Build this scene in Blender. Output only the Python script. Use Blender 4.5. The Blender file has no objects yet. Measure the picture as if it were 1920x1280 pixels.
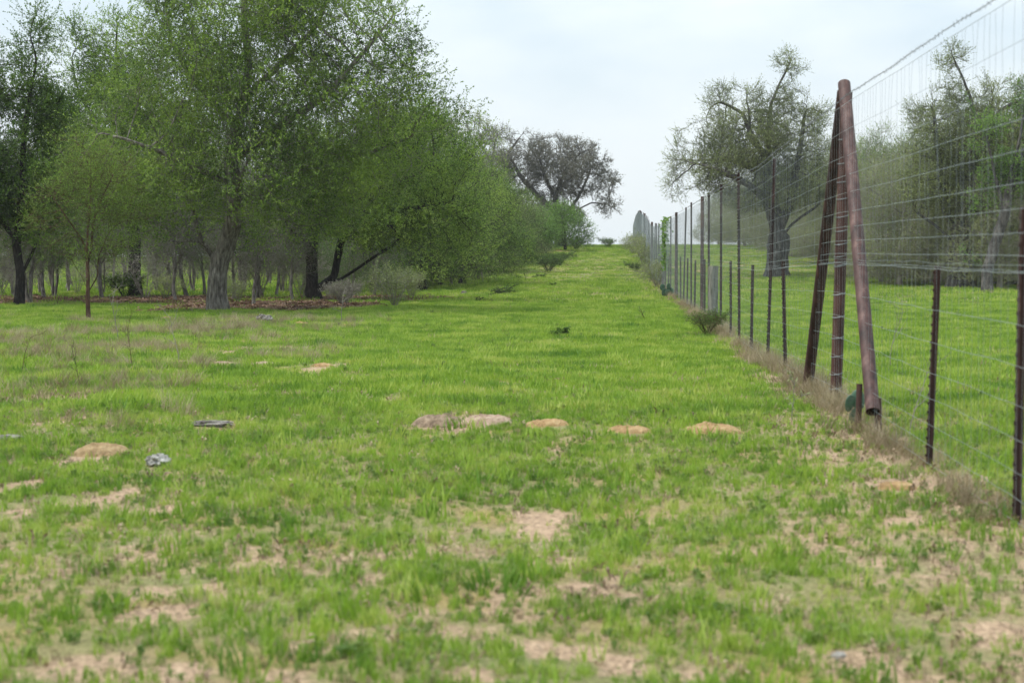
import bpy, math, random
import numpy as np
from mathutils import Vector, Matrix, noise as mnoise
R = math.radians
sc = bpy.context.scene
# ------------------------------------------------------------------ camera
FPX = 3200.0; HOR = 474.0; VPX = 1147.0; EYE = 1.27
YAW = math.atan((VPX-960)/FPX); PIT = math.atan((640-HOR)/FPX)
cam = bpy.data.cameras.new('camera'); cam.lens = 60; cam.sensor_width = 36
cam.clip_start = 0.1; cam.clip_end = 6000
cam.dof.use_dof = True; cam.dof.focus_distance = 42; cam.dof.aperture_fstop = 4.0
cob = bpy.data.objects.new('camera', cam); sc.collection.objects.link(cob)
cob.location = (0, 0, EYE); cob.rotation_euler = (R(90)-PIT, 0, YAW)
sc.camera = cob
CM = cob.rotation_euler.to_matrix()
# ------------------------------------------------------------------ sky, sun, exposure
SUN_EL = R(62); SUN_AZ = R(-105)      # azimuth from +Y, negative = left
w = bpy.data.worlds.new('World'); sc.world = w; w.use_nodes = True
nt = w.node_tree; nt.nodes.clear()
def N(nt, t, **k):
    n = nt.nodes.new(t)
    for a, b in k.items():
        if a == 'inp':
            for i, v in b.items(): n.inputs[i].default_value = v
        else: setattr(n, a, b)
    return n
def LK(nt, a, b): nt.links.new(a, b)
out = N(nt, 'ShaderNodeOutputWorld'); bg = N(nt, 'ShaderNodeBackground', inp={1: 0.1})
sky = N(nt, 'ShaderNodeTexSky', sky_type='NISHITA', sun_disc=False, sun_elevation=SUN_EL, sun_rotation=SUN_AZ, air_density=1.0, dust_density=3.0)
geo = N(nt, 'ShaderNodeTexCoord'); sep = N(nt, 'ShaderNodeSeparateXYZ'); LK(nt, geo.outputs['Generated'], sep.inputs[0])
ele = N(nt, 'ShaderNodeMath', operation='MAXIMUM', inp={1: 0.0}); LK(nt, sep.outputs[2], ele.inputs[0])
cie = N(nt, 'ShaderNodeMapRange', inp={1: 0.0, 2: 1.0, 3: 8.7, 4: 20.0}); LK(nt, ele.outputs[0], cie.inputs[0])
mp = N(nt, 'ShaderNodeMapping', inp={3: (1.0, 1.0, 2.6)}); LK(nt, geo.outputs['Generated'], mp.inputs[0])
nz = N(nt, 'ShaderNodeTexNoise', inp={'Scale': 5.0, 'Detail': 5.0, 'Roughness': 0.5}); LK(nt, mp.outputs[0], nz.inputs['Vector'])
up = N(nt, 'ShaderNodeMapRange', inp={1: 0.02, 2: 0.17, 3: 0.0, 4: 1.0}); LK(nt, ele.outputs[0], up.inputs[0])
nm = N(nt, 'ShaderNodeMapRange', inp={1: 0.36, 2: 0.66, 3: 1.0, 4: 0.0}); LK(nt, nz.outputs[0], nm.inputs[0])
cf = N(nt, 'ShaderNodeMath', operation='MULTIPLY'); LK(nt, up.outputs[0], cf.inputs[0]); LK(nt, nm.outputs[0], cf.inputs[1])
cc = N(nt, 'ShaderNodeMix', data_type='RGBA'); cc.inputs[6].default_value = (0.93, 1.0, 1.03, 1); cc.inputs[7].default_value = (0.62, 0.76, 0.86, 1)
LK(nt, cf.outputs[0], cc.inputs[0])
vm = N(nt, 'ShaderNodeVectorMath', operation='SCALE'); LK(nt, cc.outputs[2], vm.inputs[0]); LK(nt, cie.outputs[0], vm.inputs['Scale'])
mx = N(nt, 'ShaderNodeMix', data_type='RGBA'); mx.inputs[0].default_value = 0.93
LK(nt, sky.outputs[0], mx.inputs[6]); LK(nt, vm.outputs[0], mx.inputs[7]); LK(nt, mx.outputs[2], bg.inputs[0]); LK(nt, bg.outputs[0], out.inputs[0])
sl = bpy.data.lights.new('sun', 'SUN'); sl.energy = 3.6; sl.angle = R(10); sl.color = (1.0, 0.96, 0.88)
so = bpy.data.objects.new('sun', sl); sc.collection.objects.link(so)
sd = Vector((math.sin(SUN_AZ)*math.cos(SUN_EL), math.cos(SUN_AZ)*math.cos(SUN_EL), math.sin(SUN_EL)))
so.rotation_euler = sd.to_track_quat('Z', 'Y').to_euler(); so.location = (-20, -10, 40)
sc.view_settings.view_transform = 'Standard'; sc.view_settings.look = 'None'
sc.view_settings.exposure = 0.15; sc.view_settings.gamma = 1.0
sc.render.engine = 'CYCLES'
sc.cycles.max_bounces = 6; sc.cycles.diffuse_bounces = 3; sc.cycles.transmission_bounces = 3; sc.cycles.transparent_max_bounces = 4
# ------------------------------------------------------------------ helpers
rng = np.random.default_rng(11); random.seed(5)
def col(o, parent=None):
    sc.collection.objects.link(o)
    if parent is not None: o.parent = parent
    return o
def mesh(name, V, F, mats, parent=None, smooth=False, loc=None, matidx=None):
    """F: list of (M,k) index arrays"""
    if not isinstance(F, (list, tuple)): F = [F]
    F = [np.asarray(f, np.int32) for f in F if len(f)]
    me = bpy.data.meshes.new(name); V = np.asarray(V, np.float32)
    me.vertices.add(len(V)); me.vertices.foreach_set('co', V.ravel())
    li = np.concatenate([f.ravel() for f in F]); cnt = np.concatenate([np.full(len(f), f.shape[1], np.int32) for f in F])
    st = np.concatenate([[0], np.cumsum(cnt)[:-1]]).astype(np.int32)
    me.loops.add(len(li)); me.loops.foreach_set('vertex_index', li)
    me.polygons.add(len(cnt)); me.polygons.foreach_set('loop_start', st)
    if matidx is not None: me.polygons.foreach_set('material_index', np.asarray(matidx, np.int32))
    me.update(calc_edges=True)
    me.polygons.foreach_set('use_smooth', np.full(len(cnt), smooth, bool))
    for m in (mats if isinstance(mats, (list, tuple)) else [mats]): me.materials.append(m)
    o = bpy.data.objects.new(name, me)
    if loc is not None: o.location = loc
    return col(o, parent)
def tag(o, label=None, cat=None, group=None, kind=None):
    if label: o['label'] = label
    if cat: o['category'] = cat
    if group: o['group'] = group
    if kind: o['kind'] = kind
    return o
def empty(name, loc, rz=0, s=1.0):
    o = bpy.data.objects.new(name, None); o.location = loc; o.rotation_euler = (0, 0, rz); o.scale = (s, s, s); o.empty_display_size = 0.2
    return col(o)
def copy_tree(o, loc, rz=0, s=1.0, label=None, parent=None, sz=None):
    c = o.copy(); sc.collection.objects.link(c)
    if parent is not None: c.parent = parent
    else:
        c.location = loc; c.rotation_euler = (0, 0, rz); c.scale = (s, s, sz or s)
        if label: c['label'] = label
    for ch in o.children: copy_tree(ch, None, parent=c)
    return c
# terrain
def sstep(a, b, x):
    t = np.clip((x-a)/(b-a), 0, 1); return t*t*(3-2*t)
PY = np.array([-50, 14, 22, 60, 70, 79, 87, 97, 107, 118, 127, 136, 150, 200, 300, 500, 900, 5000.])
PZ = np.array([0, 0, -.06, -.06, -.04, .08, .45, .93, 1.32, 1.68, 1.80, 1.72, 1.30, -.6, -2.2, -2.5, -2.5, -2.5])
def ground(x, y):
    x = np.asarray(x, float); y = np.asarray(y, float)
    z = np.interp(y, PY, PZ)*0.6 + 0.2*np.interp(y-3, PY, PZ) + 0.2*np.interp(y+3, PY, PZ)
    left = sstep(9, 26, -x)*0.5
    z = z*(1-left*sstep(60, 80, y)*(y < 400)) 
    f = np.clip(1-np.abs(y)/90, 0, 1)
    z = z + f*(0.018*np.sin(x*1.7+0.6*y)+0.014*np.sin(y*1.13-1.1*x+1)+0.02*np.sin(.41*x+.37*y+2))
    return z
def ray(px, py):
    v = CM @ Vector(((px-960)/FPX, -(py-640)/FPX, -1)); return v
def at(px, py):
    """where the line of sight meets the terrain"""
    v = ray(px, py); t = 2.0
    prev = t
    while t < 400:
        p = v*t
        if EYE+p.z <= float(ground(p.x, p.y)):
            lo, hi = prev, t
            for _ in range(30):
                m = (lo+hi)/2; p = v*m
                if EYE+p.z <= float(ground(p.x, p.y)): hi = m
                else: lo = m
            p = v*hi; return Vector((p.x, p.y, float(ground(p.x, p.y))))
        prev = t; t *= 1.02
    return None
def at_d(px, d):
    """ground point in the vertical plane of a pixel column at depth d"""
    x = (px-VPX)/FPX*d
    return Vector((x, d, float(ground(x, d))))
# ------------------------------------------------------------------ materials
def mat(name):
    m = bpy.data.materials.new(name); m.use_nodes = True; m.node_tree.nodes.clear(); return m, m.node_tree
def ramp(nt, fac, stops):
    r = nt.nodes.new('ShaderNodeValToRGB')
    while len(r.color_ramp.elements) < len(stops): r.color_ramp.elements.new(0.5)
    for e, (p, c) in zip(r.color_ramp.elements, stops): e.position = p; e.color = (*c, 1)
    LK(nt, fac, r.inputs[0]); return r.outputs[0]
def leaf_mat(name, cols, trans=0.45, inst=False, patch=0.5, rough=0.55, spec=0.25, nscale=0.5, tcol=(1.1, 1.25, .5)):
    m, nt = mat(name); o = N(nt, 'ShaderNodeOutputMaterial')
    g = N(nt, 'ShaderNodeNewGeometry'); oi = N(nt, 'ShaderNodeObjectInfo')
    nz = N(nt, 'ShaderNodeTexNoise', inp={'Scale': nscale, 'Detail': 2.0}); LK(nt, g.outputs['Position'], nz.inputs['Vector'])
    ad = N(nt, 'ShaderNodeMath', operation='MULTIPLY_ADD', inp={1: 2.2*patch, 2: -1.1*patch}); LK(nt, nz.outputs[0], ad.inputs[0])
    a2 = N(nt, 'ShaderNodeMath', operation='MULTIPLY_ADD', inp={1: 0.6, 2: 0.2}); LK(nt, (oi.outputs['Random'] if inst else g.outputs['Random Per Island']), a2.inputs[0])
    a3 = N(nt, 'ShaderNodeMath', operation='ADD', use_clamp=True); LK(nt, ad.outputs[0], a3.inputs[0]); LK(nt, a2.outputs[0], a3.inputs[1])
    n = len(cols); c = ramp(nt, a3.outputs[0], [(0.1+0.8*i/(n-1), k) for i, k in enumerate(cols)])
    b = N(nt, 'ShaderNodeBsdfPrincipled', inp={'Roughness': rough, 'Specular IOR Level': spec}); LK(nt, c, b.inputs['Base Color'])
    if trans > 0:
        t = N(nt, 'ShaderNodeBsdfTranslucent'); mlt = N(nt, 'ShaderNodeMix', data_type='RGBA', blend_type='MULTIPLY'); mlt.inputs[0].default_value = 1
        LK(nt, c, mlt.inputs[6]); mlt.inputs[7].default_value = (*tcol, 1); LK(nt, mlt.outputs[2], t.inputs[0])
        mxs = N(nt, 'ShaderNodeMixShader', inp={0: trans}); LK(nt, b.outputs[0], mxs.inputs[1]); LK(nt, t.outputs[0], mxs.inputs[2]); LK(nt, mxs.outputs[0], o.inputs[0])
    else: LK(nt, b.outputs[0], o.inputs[0])
    return m
def rough_mat(name, cols, scale=8, detail=6, bump=0.4, rough=0.9, stretch=(1, 1, 1), metallic=0, spec=0.2, bdist=0.02, stops=None):
    m, nt = mat(name); o = N(nt, 'ShaderNodeOutputMaterial'); tc = N(nt, 'ShaderNodeTexCoord'); mp = N(nt, 'ShaderNodeMapping', inp={3: stretch})
    LK(nt, tc.outputs['Object'], mp.inputs[0])
    nz = N(nt, 'ShaderNodeTexNoise', inp={'Scale': scale, 'Detail': detail, 'Roughness': 0.62}); LK(nt, mp.outputs[0], nz.inputs['Vector'])
    n = len(cols); c = ramp(nt, nz.outputs[0], [((stops[i] if stops else 0.3+0.4*i/(n-1)), k) for i, k in enumerate(cols)])
    b = N(nt, 'ShaderNodeBsdfPrincipled', inp={'Roughness': rough, 'Specular IOR Level': spec, 'Metallic': metallic}); LK(nt, c, b.inputs['Base Color'])
    n2 = N(nt, 'ShaderNodeTexNoise', inp={'Scale': scale*2.3, 'Detail': 4.0, 'Roughness': 0.7}); LK(nt, mp.outputs[0], n2.inputs['Vector'])
    bp = N(nt, 'ShaderNodeBump', inp={'Strength': bump, 'Distance': bdist}); LK(nt, n2.outputs[0], bp.inputs['Height']); LK(nt, bp.outputs[0], b.inputs['Normal'])
    LK(nt, b.outputs[0], o.inputs[0]); return m
M = {}
M['bark'] = rough_mat('grey_bark', [(.05, .043, .038), (.17, .152, .135), (.36, .335, .305)], scale=5, stretch=(3.5, 3.5, 0.8), bump=0.9, bdist=0.06)
M['bark_dark'] = rough_mat('dark_bark', [(.008, .007, .006), (.022, .018, .016), (.06, .05, .045)], scale=7, stretch=(3, 3, 0.8), bump=0.8, bdist=0.05)
M['bark_brown'] = rough_mat('brown_bark', [(.03, .018, .012), (.08, .045, .03), (.15, .10, .07)], scale=9, stretch=(2, 2, .6), bump=0.6)
M['bark_old'] = rough_mat('old_oak_bark', [(.03, .028, .026), (.085, .08, .075), (.17, .16, .15)], scale=4, stretch=(2, 2, 0.8), bump=0.8, bdist=0.06)
M['twig_grey'] = rough_mat('pale_twig', [(.14, .125, .11), (.28, .26, .23)], scale=3, bump=0.1)
M['leaf_oak'] = leaf_mat('oak_leaves', [(.05, .09, .024), (.11, .18, .042), (.20, .295, .066), (.31, .395, .105)], nscale=0.8, patch=0.75)
M['leaf_dark'] = leaf_mat('dark_oak_leaves', [(.03, .065, .018), (.075, .13, .03), (.14, .22, .05)], nscale=0.6)
M['leaf_bright'] = leaf_mat('fine_spring_leaves', [(.08, .15, .03), (.15, .24, .048), (.23, .33, .075)], nscale=0.8, trans=0.4)
M['leaf_sage'] = leaf_mat('grey_green_leaves', [(.10, .125, .055), (.195, .23, .10), (.31, .345, .155)], nscale=0.6, patch=0.75, trans=0.3)
M['leaf_grey'] = leaf_mat('budding_brown_leaves', [(.11, .11, .08), (.18, .178, .13), (.26, .255, .19)], nscale=0.3, trans=0.2, tcol=(1, 1, 1))
M['leaf_green'] = leaf_mat('fresh_green_leaves', [(.07, .14, .035), (.14, .24, .055), (.21, .33, .085)], nscale=0.8, trans=0.4)
M['rust'] = rough_mat('rusted_steel', [(.022, .010, .009), (.06, .026, .021), (.12, .06, .048)], scale=9, bump=0.35, rough=0.75, spec=0.3, stretch=(1, 1, .35))
M['rust_pale'] = rough_mat('weathered_red_pipe', [(.018, .008, .007), (.045, .019, .016), (.072, .034, .029), (.14, .08, .068)], scale=13, bump=0.3, rough=0.6, spec=0.35, stretch=(1, 1, .3))
M['rust_dark'] = rough_mat('dark_rust_steel', [(.018, .010, .009), (.042, .022, .019), (.09, .045, .038)], scale=14, bump=0.4, rough=0.8, stretch=(1, 1, .3))
M['bore'] = rough_mat('pipe_bore_rust', [(.012, .008, .007), (.03, .018, .015)], scale=10, bump=0.2)
M['wire'] = rough_mat('galvanised_wire', [(.19, .225, .24), (.33, .38, .395)], scale=4, bump=0, rough=0.45, metallic=0.35, spec=0.5)
M['barb'] = rough_mat('aged_barbed_wire', [(.10, .11, .12), (.19, .205, .215)], scale=6, bump=0, rough=0.5, metallic=0.35, spec=0.5)
M['old_wood'] = rough_mat('weathered_cedar', [(.07, .07, .062), (.16, .16, .14), (.25, .245, .22)], scale=6, stretch=(4, 4, .5), bump=0.7)
M['dead_wood'] = rough_mat('grey_dead_wood', [(.05, .043, .038), (.17, .155, .14), (.36, .34, .31)], scale=9, bump=0.8, bdist=.03)
M['cactus'] = rough_mat('cactus_skin', [(.03, .075, .045), (.055, .12, .07)], scale=14, bump=0.2, rough=0.5, spec=.4)
M['mound_orange'] = rough_mat('orange_sand', [(.19, .115, .055), (.34, .22, .105), (.46, .33, .18)], scale=16, bump=1.0, bdist=.03)
M['mound_tan'] = rough_mat('tan_sand', [(.17, .115, .058), (.30, .21, .11), (.42, .315, .18)], scale=16, bump=1.0, bdist=.03)
M['mound_grey'] = rough_mat('grey_brown_soil', [(.11, .08, .055), (.24, .175, .12), (.38, .29, .21)], scale=18, bump=1.0, bdist=.03)
M['mound_pale'] = rough_mat('pale_pink_sand', [(.20, .135, .095), (.36, .26, .19), (.50, .39, .30)], scale=16, bump=1.0, bdist=.03)
M['rock'] = rough_mat('grey_stone', [(.12, .11, .10), (.30, .29, .27), (.48, .47, .45)], scale=14, bump=0.8, bdist=.02)
# ------------------------------------------------------------------ bare earth mask shared by ground and grass
def P2(px, py):
    p = at(px, py); return p
bare_px = [(1010, 985, 52, 34, 1), (975, 962, 24, 8, .5), (1045, 1052, 58, 12, .9), (1090, 1102, 72, 13, .9), (1040, 1100, 30, 9, .7), (1050, 1218, 110, 18, .85), (1160, 1250, 60, 18, .7),
    (312, 1152, 75, 20, 1), (265, 1108, 80, 12, .7), (395, 1105, 22, 14, .8), (455, 1112, 50, 10, .7), (172, 942, 24, 12, .9), (225, 932, 26, 20, .9), (282, 955, 42, 12, .9), (40, 960, 24, 10, .7),
    (20, 912, 45, 12, .9), (1680, 910, 62, 16, 1), (1605, 960, 30, 8, .6), (1700, 976, 62, 10, .9), (330, 1255, 120, 20, .75), (120, 1255, 80, 16, .6), (700, 1088, 62, 13, .7), (610, 1210, 110, 14, .5), (560, 1265, 120, 14, .6),
    (1042, 718, 20, 8, .9), (860, 795, 110, 16, .7), (1050, 850, 30, 20, .4), (1060, 830, 40, 10, .35), (1400, 1035, 60, 14, .5), (1545, 1030, 70, 10, .5), (1640, 1050, 60, 10, .5), (1880, 1185, 80, 20, .9), (1620, 1240, 120, 22, .6), (1440, 1140, 60, 12, .4), (870, 1258, 60, 14, .7), (1330, 1260, 80, 18, .5),
    (60, 752, 60, 10, .6), (150, 745, 60, 10, .5), (105, 720, 40, 7, .6), (60, 1120, 40, 20, .3), (160, 860, 60, 16, .7), (1560, 850, 40, 10, .6), (1510, 762, 40, 8, .6), (480, 725, 60, 5, .4), (965, 690, 28, 7, .5), (1210, 650, 34, 5, .4), (655, 758, 14, 5, .6)]
mound_px = [(822, 796, 54, 30), (912, 794, 52, 27), (1024, 797, 46, 15), (1178, 810, 49, 15), (1334, 810, 59, 24), (192, 850, 59, 28), (420, 684, 37, 8), (498, 684, 35, 6), (604, 686, 22, 6), (258, 692, 20, 6), (345, 680, 18, 4), (564, 608, 19, 6), (656, 612, 19, 5), (452, 643, 18, 4), (316, 597, 15, 4), (1680, 915, 45, 9), (297, 874, 22, 10), (398, 799, 38, 10)]
mnd = [(at(a, b_), c_) for (a, b_, c_, d_) in mound_px]; mnd = [(c.x, c.y, r_/FPX*c.y) for c, r_ in mnd]
def nomound(x, y):
    k = np.ones_like(x)
    for (cx, cy, rx) in mnd: k = k*(np.maximum(np.abs((x-cx)/(rx*.9)), 0)**2+((y-cy+.05*cy/12)/(rx*.75+.12*cy/12))**2 > 1)
    return k
bare_w = []
for (cx, cy, rx, ry, s) in bare_px:
    c, e, u, dn = at(cx, cy), at(cx+rx, cy), at(cx, cy-ry), at(cx, cy+ry)
    if u is None: u = c
    bare_w.append((c.x, (u.y+dn.y)/2, abs(e.x-c.x), max(.05, abs(u.y-dn.y)/2), s))
def vnoise(x, y, s, seed=0):
    """cheap smooth value noise on arrays"""
    x = np.asarray(x)/s+seed*17.3+500; y = np.asarray(y)/s+seed*9.1+500
    xi = np.floor(x).astype(np.int64); yi = np.floor(y).astype(np.int64); fx = x-xi; fy = y-yi
    fx = fx*fx*(3-2*fx); fy = fy*fy*(3-2*fy)
    def h(a, b):
        n = (a*73856093) ^ (b*19349663) ^ (seed*83492791+12345); n = (n ^ (n >> 13))*1274126177 & 0x7fffffff
        return ((n ^ (n >> 16)) & 0xffff)/65535.0
    return (h(xi, yi)*(1-fx)+h(xi+1, yi)*fx)*(1-fy)+(h(xi, yi+1)*(1-fx)+h(xi+1, yi+1)*fx)*fy
def fbm(x, y, s, seed=0): return .5*vnoise(x, y, s, seed)+.3*vnoise(x, y, s*.47, seed+1)+.2*vnoise(x, y, s*.21, seed+2)
def bare(x, y):
    x = np.asarray(x, float); y = np.asarray(y, float); b = np.zeros_like(x)
    j = .6*(fbm(x, y, .22, 3)-.5)+.6*(fbm(x, y, .09, 13)-.5)
    for (cx, cy, rx, ry, s) in bare_w:
        d = np.sqrt(((x-cx)/rx)**2+((y-cy)/ry)**2)+j*1.9
        b = np.maximum(b, s*(1-sstep(.55, 1.25, d)))
    near = 1-sstep(6.5, 10.5, y)
    b = np.maximum(b, sstep(.42, .72, fbm(x, y, .42, 9))*(.15+.28*near))
    b = np.maximum(b, sstep(.56, .75, fbm(x, y, 1.3, 21))*.55*sstep(1.2, 3.5, -x+(12-y)*.0)*(1-sstep(24, 30, y)))
    fs = np.exp(-((x-1.75)/.33)**2)*(1-sstep(62, 80, y)); b = np.maximum(b, .5*fs*(0.55+.8*fbm(x, y, .6, 31)))
    fs2 = (1-sstep(.0, .55, np.abs(x-1.35)/1.0))*(1-sstep(12, 17, y)); b = np.maximum(b, .42*fs2*(.3+fbm(x, y, .4, 33)))
    return np.clip(b*(.55+.9*fbm(x, y, .13, 91)), 0, 1)
def litter(x, y):
    """fallen-leaf carpet under the left wood"""
    x = np.asarray(x, float); y = np.asarray(y, float)
    ex = fbm(x, y, 2.0, 41)-.5
    a = np.sqrt(((x+8.3)/3.1)**2+((y-41.5)/3.6)**2)+ex*.8
    b = np.sqrt(((x+12.8)/3.4)**2+((y-47)/4.0)**2)+ex*.9
    c = np.sqrt(((x+7.4)/2.6)**2+((y-48.2)/3.2)**2)+ex*.9
    d = np.sqrt(((x+17)/3.0)**2+((y-46)/4)**2)+ex*.9
    v = np.maximum.reduce([1-sstep(.75, 1.1, a), 1-sstep(.7, 1.1, b), .8*(1-sstep(.6, 1.1, c)), .8*(1-sstep(.6, 1.1, d))])
    return v
# ------------------------------------------------------------------ ground sheet
ys = np.concatenate([np.linspace(-40, 2, 10), np.arange(2.2, 16, .09), np.arange(16, 40, .22), np.arange(40, 140, .7), np.arange(142, 260, 4), np.array([280, 320, 400, 550, 800, 1200.])])
xh = np.concatenate([np.arange(0, 4.2, .07), np.arange(4.3, 20, .28), np.arange(20.5, 60, 1.5), np.array([65, 75, 90, 120, 180, 300, 600, 1200.])])
xs = np.concatenate([-xh[::-1][:-1], xh])
X, Y = np.meshgrid(xs, ys); Z = ground(X, Y); ny, nx = X.shape
B = bare(X, Y); L_ = litter(X, Y)
Z = Z - .012*B*(Y < 30) + .008*(fbm(X, Y, .3, 5)-.5)*(Y < 20)
idx = np.arange(ny*nx).reshape(ny, nx)
F = np.stack([idx[:-1, :-1], idx[:-1, 1:], idx[1:, 1:], idx[1:, :-1]], -1).reshape(-1, 4)
gm, nt = mat('meadow_soil')
o = N(nt, 'ShaderNodeOutputMaterial'); g = N(nt, 'ShaderNodeNewGeometry')
ab = N(nt, 'ShaderNodeAttribute', attribute_name='bare'); al = N(nt, 'ShaderNodeAttribute', attribute_name='litter')
n1 = N(nt, 'ShaderNodeTexNoise', inp={'Scale': 14.0, 'Detail': 8.0, 'Roughness': .7}); LK(nt, g.outputs['Position'], n1.inputs['Vector'])
n2 = N(nt, 'ShaderNodeTexNoise', inp={'Scale': 1.1, 'Detail': 5.0, 'Roughness': .6}); LK(nt, g.outputs['Position'], n2.inputs['Vector'])
n3 = N(nt, 'ShaderNodeTexNoise', inp={'Scale': 60.0, 'Detail': 4.0, 'Roughness': .7}); LK(nt, g.outputs['Position'], n3.inputs['Vector'])
n4 = N(nt, 'ShaderNodeTexNoise', inp={'Scale': 42.0, 'Detail': 6.0, 'Roughness': .75}); LK(nt, g.outputs['Position'], n4.inputs['Vector'])
soil = ramp(nt, n4.outputs[0], [(.30, (.07, .048, .035)), (.42, (.22, .155, .105)), (.54, (.38, .27, .18)), (.72, (.60, .46, .33))])
green = ramp(nt, n3.outputs[0], [(.3, (.07, .06, .035)), (.5, (.19, .175, .075)), (.7, (.34, .29, .16))])
green2 = ramp(nt, n2.outputs[0], [(.3, (.75, .95, .8)), (.5, (1, 1, 1)), (.68, (1.3, 1.08, 1.0))])
gmul = N(nt, 'ShaderNodeMix', data_type='RGBA', blend_type='MULTIPLY'); gmul.inputs[0].default_value = 1; LK(nt, green, gmul.inputs[6]); LK(nt, green2, gmul.inputs[7])
lit = ramp(nt, n3.outputs[0], [(.3, (.05, .03, .02)), (.5, (.14, .085, .055)), (.7, (.28, .19, .13))])
thr = N(nt, 'ShaderNodeMath', operation='MULTIPLY_ADD', inp={1: .9, 2: -.4}); LK(nt, n1.outputs[0], thr.inputs[0])
ba = N(nt, 'ShaderNodeMath', operation='ADD', use_clamp=True); LK(nt, ab.outputs['Fac'], ba.inputs[0]); LK(nt, thr.outputs[0], ba.inputs[1])
bs = N(nt, 'ShaderNodeMapRange', interpolation_type='SMOOTHSTEP', inp={1: .15, 2: .6, 3: 0., 4: 1.}); LK(nt, ba.outputs[0], bs.inputs[0])
m1 = N(nt, 'ShaderNodeMix', data_type='RGBA'); LK(nt, bs.outputs[0], m1.inputs[0]); LK(nt, gmul.outputs[2], m1.inputs[6]); LK(nt, soil, m1.inputs[7])
m2 = N(nt, 'ShaderNodeMix', data_type='RGBA'); LK(nt, al.outputs['Fac'], m2.inputs[0]); LK(nt, m1.outputs[2], m2.inputs[6]); LK(nt, lit, m2.inputs[7])
b = N(nt, 'ShaderNodeBsdfPrincipled', inp={'Roughness': 0.95, 'Specular IOR Level': .1}); LK(nt, m2.outputs[2], b.inputs['Base Color'])
bp = N(nt, 'ShaderNodeBump', inp={'Strength': .8, 'Distance': .03}); LK(nt, n1.outputs[0], bp.inputs['Height']); LK(nt, bp.outputs[0], b.inputs['Normal'])
LK(nt, b.outputs[0], o.inputs[0])
gob = mesh('ground', np.stack([X, Y, Z], -1).reshape(-1, 3), F, gm, smooth=True); tag(gob, kind='structure')
for nm_, A in (('bare', B), ('litter', L_)):
    a = gob.data.attributes.new(nm_, 'FLOAT', 'POINT'); a.data.foreach_set('value', A.astype(np.float32).ravel())
# ------------------------------------------------------------------ geometry-node scatter (only for uncountable ground cover)
def blades(n, h, hw, spread, lean, rs, seg=3, curl=.5):
    V = []; F = []
    for i in range(n):
        a = rs.uniform(0, 6.283); r = spread*math.sqrt(rs.random()); x0 = r*math.cos(a); y0 = r*math.sin(a)
        hh = h*rs.uniform(.45, 1.0); d = rs.uniform(0, 6.283); ln = lean*rs.uniform(.2, 1.)*hh
        t = rs.uniform(0, 6.283); sx, sy = math.cos(t)*hw, math.sin(t)*hw; b0 = len(V)
        for k in range(seg+1):
            f = k/seg; q = ln*(f**(1+curl)); ww = (1-f**1.6)
            cx = x0+math.cos(d)*q; cy = y0+math.sin(d)*q; cz = hh*(f-curl*.25*f*f)
            if k < seg: V += [(cx-sx*ww, cy-sy*ww, cz), (cx+sx*ww, cy+sy*ww, cz)]
            else: V += [(cx, cy, cz)]
        for k in range(seg-1): F.append([b0+2*k, b0+2*k+1, b0+2*k+3, b0+2*k+2])
        F.append([b0+2*seg-2, b0+2*seg-1, b0+2*seg, b0+2*seg])
    V = np.array(V); F = np.array(F); q = F[F[:, 2] != F[:, 3]]; t = F[F[:, 2] == F[:, 3]][:, :3]
    return V, [q, t]
def rosette(n, r, rs, h=.03, w=.3):
    V = []; F = []
    for i in range(n):
        a = rs.uniform(0, 6.283); l = r*rs.uniform(.5, 1); e = rs.uniform(.1, .9); ww = l*w; c, s = math.cos(a), math.sin(a); z = h*e; ox, oy = rs.normal(0, r*.5), rs.normal(0, r*.5); b0 = len(V)
        V += [(ox, oy, z*.3), (ox+c*l*.5-s*ww, oy+s*l*.5+c*ww, z+.2*l), (ox+c*l, oy+s*l, z+.1*l), (ox+c*l*.5+s*ww, oy+s*l*.5-c*ww, z+.2*l)]
        F.append([b0, b0+1, b0+2, b0+3])
    return np.array(V), [np.array(F)]
def proto(name, VF, m, c):
    o = mesh(name, VF[0], VF[1], m); sc.collection.objects.unlink(o); c.objects.link(o); return o
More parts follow.
